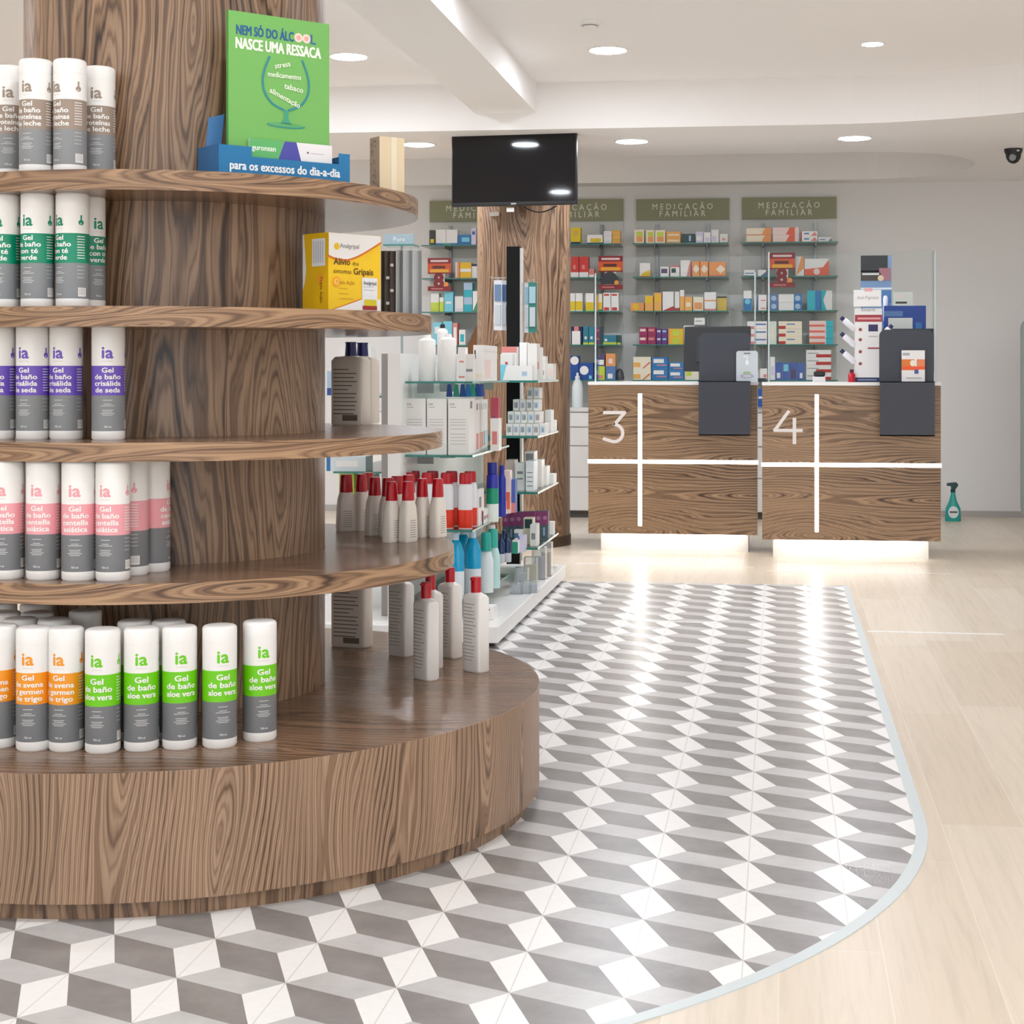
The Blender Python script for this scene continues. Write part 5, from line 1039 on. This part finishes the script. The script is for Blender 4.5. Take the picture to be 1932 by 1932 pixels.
# tape marks on the floor
TP = P('#f3f3f1', .3)
def tape(xa, ya, xb, yb, label, wd=.03, z=.0):
    a = Vector((*onz(xa, ya, 0), 0)); bb = Vector((*onz(xb, yb, 0), 0)); L = (bb - a).length; n = max(3, int(L / .07))
    b = MB()
    for k in range(n): b.box(L * k / n, L * (k + .86) / n, -wd / 2, wd / 2, z, z + .0008, TP)
    b.box(0, L, -wd / 2 * .6, wd / 2 * .6, z, z + .0005, TP)
    o = b.build('floor_tape', loc=(a.x, a.y, .0)); o.rotation_euler.z = math.atan2(bb.y - a.y, bb.x - a.x); tag(o, label, 'tape', 'white distancing tape marks')
tape(1637, 1191, 1895, 1197, 'white dashed tape strip on planks right of the tiles', .028)
tape(1086, 1063, 1424, 1070, 'white tape strip on floor before the left counter', .016)
tape(1447, 1077, 1800, 1083, 'white tape strip on floor before the right counter', .016)
tape(1126, 1170, 1362, 1176, 'faint white tape strip across the patterned tiles', .02, .0016)

# ------------------------------------------------------------------ top shelf display: blue tray with green poster
Z1 = ZS[1][1]
L = Vector(cam2w(413, 3.53)); R = Vector(cam2w(660, 3.725)); dv = R - L; LT = dv.length; ang = math.atan2(dv.y, dv.x)
t = thing('cardboard_tray_display', 'blue cardboard counter display with tall green poster on top shelf', 'display', (L.x, L.y, Z1), ang)
BL = P('#1173a8', .45); BD = P('#2f6a9e', .5)
b = MB(); b.box(0, LT, 0, .002, 0, .048, BL); b.box(0, .078, 0, .002, .048, .070, BL); b.box(LT - .028, LT, 0, .002, .048, .073, BL)
b.box(0, .002, .002, .115, 0, .072, BD); b.box(LT - .002, LT, .002, .115, 0, .072, BD); b.box(0, LT, .113, .115, 0, .072, BD); b.box(.002, LT - .002, .002, .113, .0, .002, BD)
b.build('tray', t)
b = MB(); b.text('para os excessos do dia-a-dia', .027, LT * .50, .018, P('#eef2f4', .5), plane_fn(0, .0006), .03, maxw=LT * .84); b.build('tray_lettering', t)
b = MB(); M = Matrix.Translation((.0, .07, .07)); b.prism([(.0, 0), (.035, 0.0), (.044, .078), (.006, .066)], 0, .002, P('#3f73a8', .5), M=M @ Matrix.Rotation(PI / 2, 4, 'X')); b.build('side_flap', t)
GZ0, GZ1 = .0, ZY(530, 34, cam2w(530, 3.66)[1]) - Z1
GX0, GX1 = .036, LT * .885 + .0; gy = .03
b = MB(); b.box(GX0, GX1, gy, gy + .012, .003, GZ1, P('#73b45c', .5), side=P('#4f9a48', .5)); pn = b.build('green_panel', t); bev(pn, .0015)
W3 = GX1 - GX0; xm = (GX0 + GX1) / 2; b = MB(); fn = plane_fn(gy, .0007); fn2 = plane_fn(gy, .0012)
hz = GZ1
b.text('NEM SÓ DO ÁLC', .030, GX0 + W3 * .355 , hz - .051, P('#1d5c92', .5), fn, .03, maxw=W3 * .56)
for k, c in ((.685, '#efd9cf'), (.765, '#efd9cf')):
    b.disc(GX0 + W3 * k, hz - .041, .0105, P(c, .5), fn, 16); b.disc(GX0 + W3 * k, hz - .041, .0058, P('#e8a99c', .5), fn2, 12)
b.text('L', .030, GX0 + W3 * .835, hz - .051, P('#2c6c9c', .5), fn, .03)
b.text('NASCE UMA RESSACA', .034, GX0 + W3 * .49, hz - .082, P('#eef4e6', .5), fn, .035, maxw=W3 * .84)
gx, gz = xm + W3 * .06, hz - .147
GT = P('#2f8f86', .4); GTb = P('#2a7fa4', .4)
prof = [(-.041, .054), (-.054, .022), (-.0575, -.004), (-.052, -.028), (-.034, -.050), (-.006, -.062)]
def smooth(pts, n=6):
    out = []
    for i in range(len(pts) - 1):
        p0 = pts[max(i - 1, 0)]; p1 = pts[i]; p2 = pts[i + 1]; p3 = pts[min(i + 2, len(pts) - 1)]
        for k in range(n):
            s = k / n; out.append(tuple(.5 * ((2 * p1[j]) + (-p0[j] + p2[j]) * s + (2 * p0[j] - 5 * p1[j] + 4 * p2[j] - p3[j]) * s * s + (-p0[j] + 3 * p1[j] - 3 * p2[j] + p3[j]) * s ** 3) for j in (0, 1)))
    return out + [pts[-1]]
for s in (-1, 1):
    pp = [(gx + s * -x_ * -1 * (1 if s < 0 else -1) if False else gx + (x_ if s < 0 else -x_), gz + z_) for x_, z_ in smooth(prof)]
    b.ring(pp, .005, GT, fn2); b.ring([(a_ + (.0016 if s < 0 else -.0016), c_) for a_, c_ in pp], .0014, GTb, plane_fn(gy, .0016))
b.flat([(gx - .007, gz - .062), (gx + .007, gz - .062), (gx + .005, gz - .080), (gx + .014, gz - .094), (gx - .014, gz - .094), (gx - .005, gz - .080)], [(0, 5, 2, 1)[::-1], (5, 4, 3, 2)], P('#3f9d7c', .5), fn2)
b.disc(gx, gz - .097, .048, GT, fn, 24, .0065); b.disc(gx, gz - .0955, .044, P('#5aa868', .5), fn2, 24, .0048)
TWt = P('#e6f2da', .5)
for s, dx, dz, rt, sz in (('stress', -.008, .034, .25, .017), ('medicamentos', -.004, .010, .0, .017), ('tabaco', .018, -.016, -.13, .018), ('alimentação', -.005, -.040, -.38, .017)):
    b.text(s, sz, gx + dx, gz + dz, TWt, plane_fn(gy, .0018), .025, rot=rt, maxw=.082)
b.build('poster_print', pn)
b = MB(); q = .019
GS = .05
b.box(GX0 + .045, GX1 + .002, gy - .010, gy - .006, .049, .092, P('#ece9ea', .4)); fr = b.build('leaflet_box', t)
b = MB(); fn = plane_fn(gy - .010, .0006); xx0, xx1 = GX0 + .045, GX1 + .002; ww = xx1 - xx0
b.flat([(xx0, .049), (xx0 + ww * .34, .049), (xx0 + ww * .42, .092), (xx0, .092)], [(0, 1, 2, 3)], P('#5fb46a', .5), fn)
b.flat([(xx0 + ww * .34, .049), (xx0 + ww * .62, .049), (xx0 + ww * .56, .092), (xx0 + ww * .42, .092)], [(0, 1, 2, 3)], P('#4a4aa4', .5), fn)
b.text('guronsan', .017, xx0 + ww * .17, .067, P('#e8f4e4', .5), plane_fn(gy - .01, .001), .03, maxw=ww * .28); b.disc(xx0 + ww * .70, .071, .0025, P('#6a5a70', .5), fn, 10); b.rect(xx0 + ww * .74, xx0 + ww * .9, .0695, .0705, P('#b8a8ac', .5), fn)
b.build('leaflet_print', fr)
# beige display box right of it
Z = 3.93; x, y = cam2w(741, Z)
t = thing('beige_paper_box', 'beige open cardboard box with printed side near top shelf rim', 'box', (x, y, Z1), facecam(x, y) + .0)
b = MB(); CRM = P('#e6d3b0', .6)
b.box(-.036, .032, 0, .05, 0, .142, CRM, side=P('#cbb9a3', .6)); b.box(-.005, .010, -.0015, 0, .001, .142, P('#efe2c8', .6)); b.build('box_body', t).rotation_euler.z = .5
b = MB(); Rn = random.Random(2); M_ = P('#8f7f72', .6)
for k in range(22):
    yy = .003 + Rn.random() * .038; zz = .01 + Rn.random() * .12
    b.flat([(yy, zz), (yy + .004, zz), (yy + .004, zz + .006), (yy, zz + .004)], [(3, 2, 1, 0)], M_, lambda a_, c_: (-.0366, a_, c_))
b.build('side_print', t).rotation_euler.z = .5

# ------------------------------------------------------------------ second shelf: yellow box and plastic packs
Z2 = ZS[2][1]
L = Vector(cam2w(619.5, 3.70)); R = Vector(cam2w(718, 3.815)); dv = R - L; w = dv.length; ang = math.atan2(dv.y, dv.x); h = EYE + (698 - 438) / FPX * 3.70 - Z2
t = thing('yellow_medicine_box', 'large yellow flu remedy box on second shelf beside the column', 'box', (L.x, L.y, Z2), ang)
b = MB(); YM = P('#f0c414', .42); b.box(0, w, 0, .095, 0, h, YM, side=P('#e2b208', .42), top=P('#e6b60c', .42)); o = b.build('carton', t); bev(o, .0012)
b = MB(); fn = plane_fn(0, .0006); f2 = plane_fn(0, .0011); f3 = plane_fn(0, .0016); WY = P('#efedea', .45); OR = P('#d9711a', .45)
top = [(0, h * .70)] + [(w * k / 12, h * (.70 - .03 * math.sin(PI * k / 12 * 1.2) + .21 * max(0, (k - 4) / 8) ** 1.2)) for k in range(1, 13)]
top[0] = (0.0005, h * .715); 
b.ring([(a_, c_ - .0022) for a_, c_ in top], .005, OR, fn)
b.flat([(a_, min(c_, h - .001)) for a_, c_ in top] + [(w - .0005, h - .0005), (0.0005, h - .0005)], [tuple(range(len(top) + 2))], WY, f2)
b.disc(w * .15, h * .83, .008, P('#f0c414', .45), f3, 16)
b.text('Analgripal', .015, w * .39, h * .815, P('#8f8c90', .45), f3, .01, maxw=w * .36)
BR = P('#5a3a14', .45)
b.text('Alívio', .021, w * .25, h * .60, BR, f2, .02); b.text('dos', .0135, w * .51, h * .60, BR, f2); b.text('sintomas', .015, w * .26, h * .49, BR, f2); b.text('Gripais', .021, w * .66, h * .485, BR, f2, .02)
b.disc(w * .15, h * .38, .012, P('#f0a028', .45), f2, 18); b.disc(w * .15, h * .38, .008, P('#f6c24a', .45), f3, 18)
b.text('Tripla Ação', .012, w * .31, h * .355, P('#b57a18', .45), f3)
for k, l_ in enumerate((.16, .18, .27)): b.rect(w * .2, w * (.2 + l_), h * (.295 - .065 * k), h * (.302 - .065 * k), P('#c98f1c', .45), f2)
b.flat([(.001, .001), (w - .001, .001), (w - .001, h * .18), (w * .62, h * .165), (w * .3, h * .08)], [(0, 1, 2, 3, 4)], WY, f2)
b.ring([(0.002, h * .005), (w * .3, h * .085), (w * .62, h * .17)], .003, OR, fn)
b.rect(w * .63, w * .93, h * .035, h * .45, P('#e4e6e8', .45), f3); f4 = plane_fn(0, .002)
b.rect(w * .64, w * .92, h * .035, h * .09, P('#a02a24', .45), f4); b.rect(w * .67, w * .91, h * .09, h * .17, P('#d8c820', .45), f4)
b.text('Analgripal', .0125, w * .78, h * .36, P('#4a4a52', .45), f4, .01, maxw=w * .25); b.rect(w * .65, w * .85, h * .33, h * .336, P('#a8aab0', .45), f4); b.rect(w * .65, w * .88, h * .29, h * .296, P('#b8bac0', .45), f4)
b.build('front_print', t)
b = MB(); sf = lambda a_, c_: (-.0006, .095 - a_, c_); sf2 = lambda a_, c_: (-.0011, .095 - a_, c_)
b.rect(.036, .084, h * .58, h * .93, P('#e4e6ea', .45), sf); 
for k in range(5): b.rect(.042 + k * .008, .044 + k * .008, h * .62, h * .9, P('#9a9ca8', .45), sf2)
b.flat([(.001, .05), (.010, h * .4), (.014, h * .55), (.006, h - .001), (.001, h - .001)], [(0, 1, 2, 3, 4)], P('#e8e4e0', .45), sf)
b.disc(.066, h * .42, .012, P('#f0a028', .45), sf, 16)
b.text('Tripla Ação', .013, .066, h * .30, P('#8a5c14', .45), lambda a_, c_: (-.0012, .095 - (.066 + (c_ - h * .30)), h * .28 - (a_ - .066)), .01)
b.build('side_print', t)
for px, Z, wd, c, lb, nm in ((733, 3.90, .036, '#5c554f', 'dark grey plastic pack with pale spots next to yellow box', 'spotted_pack'), (772, 3.96, .060, '#dfe2e4', 'whitish translucent plastic bag pack at shelf end', 'plastic_bag_pack')):
    x, y = cam2w(px, Z); h = EYE + (698 - 474) / FPX * Z - Z2
    t = thing(nm, lb, 'pack', (x, y, Z2), facecam(x, y))
    b = MB(); n = 8
    ys = [.006 * math.sin(k * 2.1) for k in range(n + 1)]
    bodym = P(c, .35) if nm == 'spotted_pack' else P('#d4d7d8', .3)
    poly = [(-wd / 2 + wd * k / n, -.012 + ys[k]) for k in range(n + 1)] + [(wd / 2 - wd * k / n, .018 + ys[-k - 1] * .4) for k in range(n + 1)]
    b.prism(poly, 0, h, bodym); b.build('pack_body', t)
    if nm == 'spotted_pack':
        b = MB()
        for k in range(4): b.rect(-.006 + (k % 2) * .010, .002 + (k % 2) * .010, h * (.15 + .2 * k), h * (.15 + .2 * k) + .007, P('#b8b4b0', .4), plane_fn(-.019))
        b.build('spots', t)
    else:
        b = MB(); b.prism([(a_ * 1.03, c_ * 1.25) for a_, c_ in poly], .001, h + .004, PLAST); b.build('clear_wrap', t)
# small grey-blue sign on far left glass shelf
Y = 7.2; X0 = XY(724, Y)
t = thing('glass_shelf_sign', 'grey-blue acrylic sign lettered Pure beyond the second shelf', 'sign', (XY(753, Y), Y, ZY(753, 461, Y)))
MB().box(-.068, .068, 0, .012, 0, .047, P('#9fb4bf', .25)).build('block', t)
b = MB(); b.text('Pure', .03, .0, .013, P('#eef2f2', .4), plane_fn(0, .001)); b.build('lettering', t)
MB().box(-.07, .072, -.02, .1, -.008, -.0005, GLASS, front=EDGE).build('glass_plate', t)
zb_ = ZY(753, 461, Y)
MB().box(.0, .008, .03, .045, 1.13 - zb_, -.008, P('#9aa8a8', .4)).build('upright', t)

# printed patterns belong to the surface they are printed on
def merge_prints():
    cache = {}
    for o in list(bpy.data.objects):
        nm = o.name.split('.')[0]
        if o.type != 'MESH' or nm not in ('label_print', 'print', 'side_print', 'front_print', 'poster_print', 'leaflet_print', 'tray_lettering', 'spots'): continue
        par = o.parent
        if par.type == 'MESH': tgt = par; M = o.matrix_local.copy()
        else:
            sib = [c for c in par.children if c.type == 'MESH' and c is not o and c.name.split('.')[0] not in ('label_print', 'print', 'side_print', 'front_print', 'cap', 'top_tab', 'clip', 'stand_foot')]
            pref = {'tray_lettering': 'tray'}.get(nm)
            tgt = next((c for c in sib if c.name.split('.')[0] == pref), sib[0]); M = tgt.matrix_local.inverted() @ o.matrix_local
        k = (tgt.data.name, o.data.name)
        if k not in cache:
            A, Bm = tgt.data, o.data; bm = bmesh.new(); bm.from_mesh(A); n0 = len(bm.faces); tmp = Bm.copy(); tmp.transform(M)
            me = A.copy(); mp = []
            for m in Bm.materials:
                idx = next((i for i, q in enumerate(me.materials) if q == m), -1)
                if idx < 0: me.materials.append(m); idx = len(me.materials) - 1
                mp.append(idx)
            bm.from_mesh(tmp); bm.faces.ensure_lookup_table()
            for f in bm.faces[n0:]: f.material_index = mp[f.material_index]; f.smooth = False
            bm.to_mesh(me); bm.free(); bpy.data.meshes.remove(tmp); cache[k] = me
        tgt.data = cache[k]; bpy.data.objects.remove(o)
bpy.context.view_layer.update()
merge_prints()
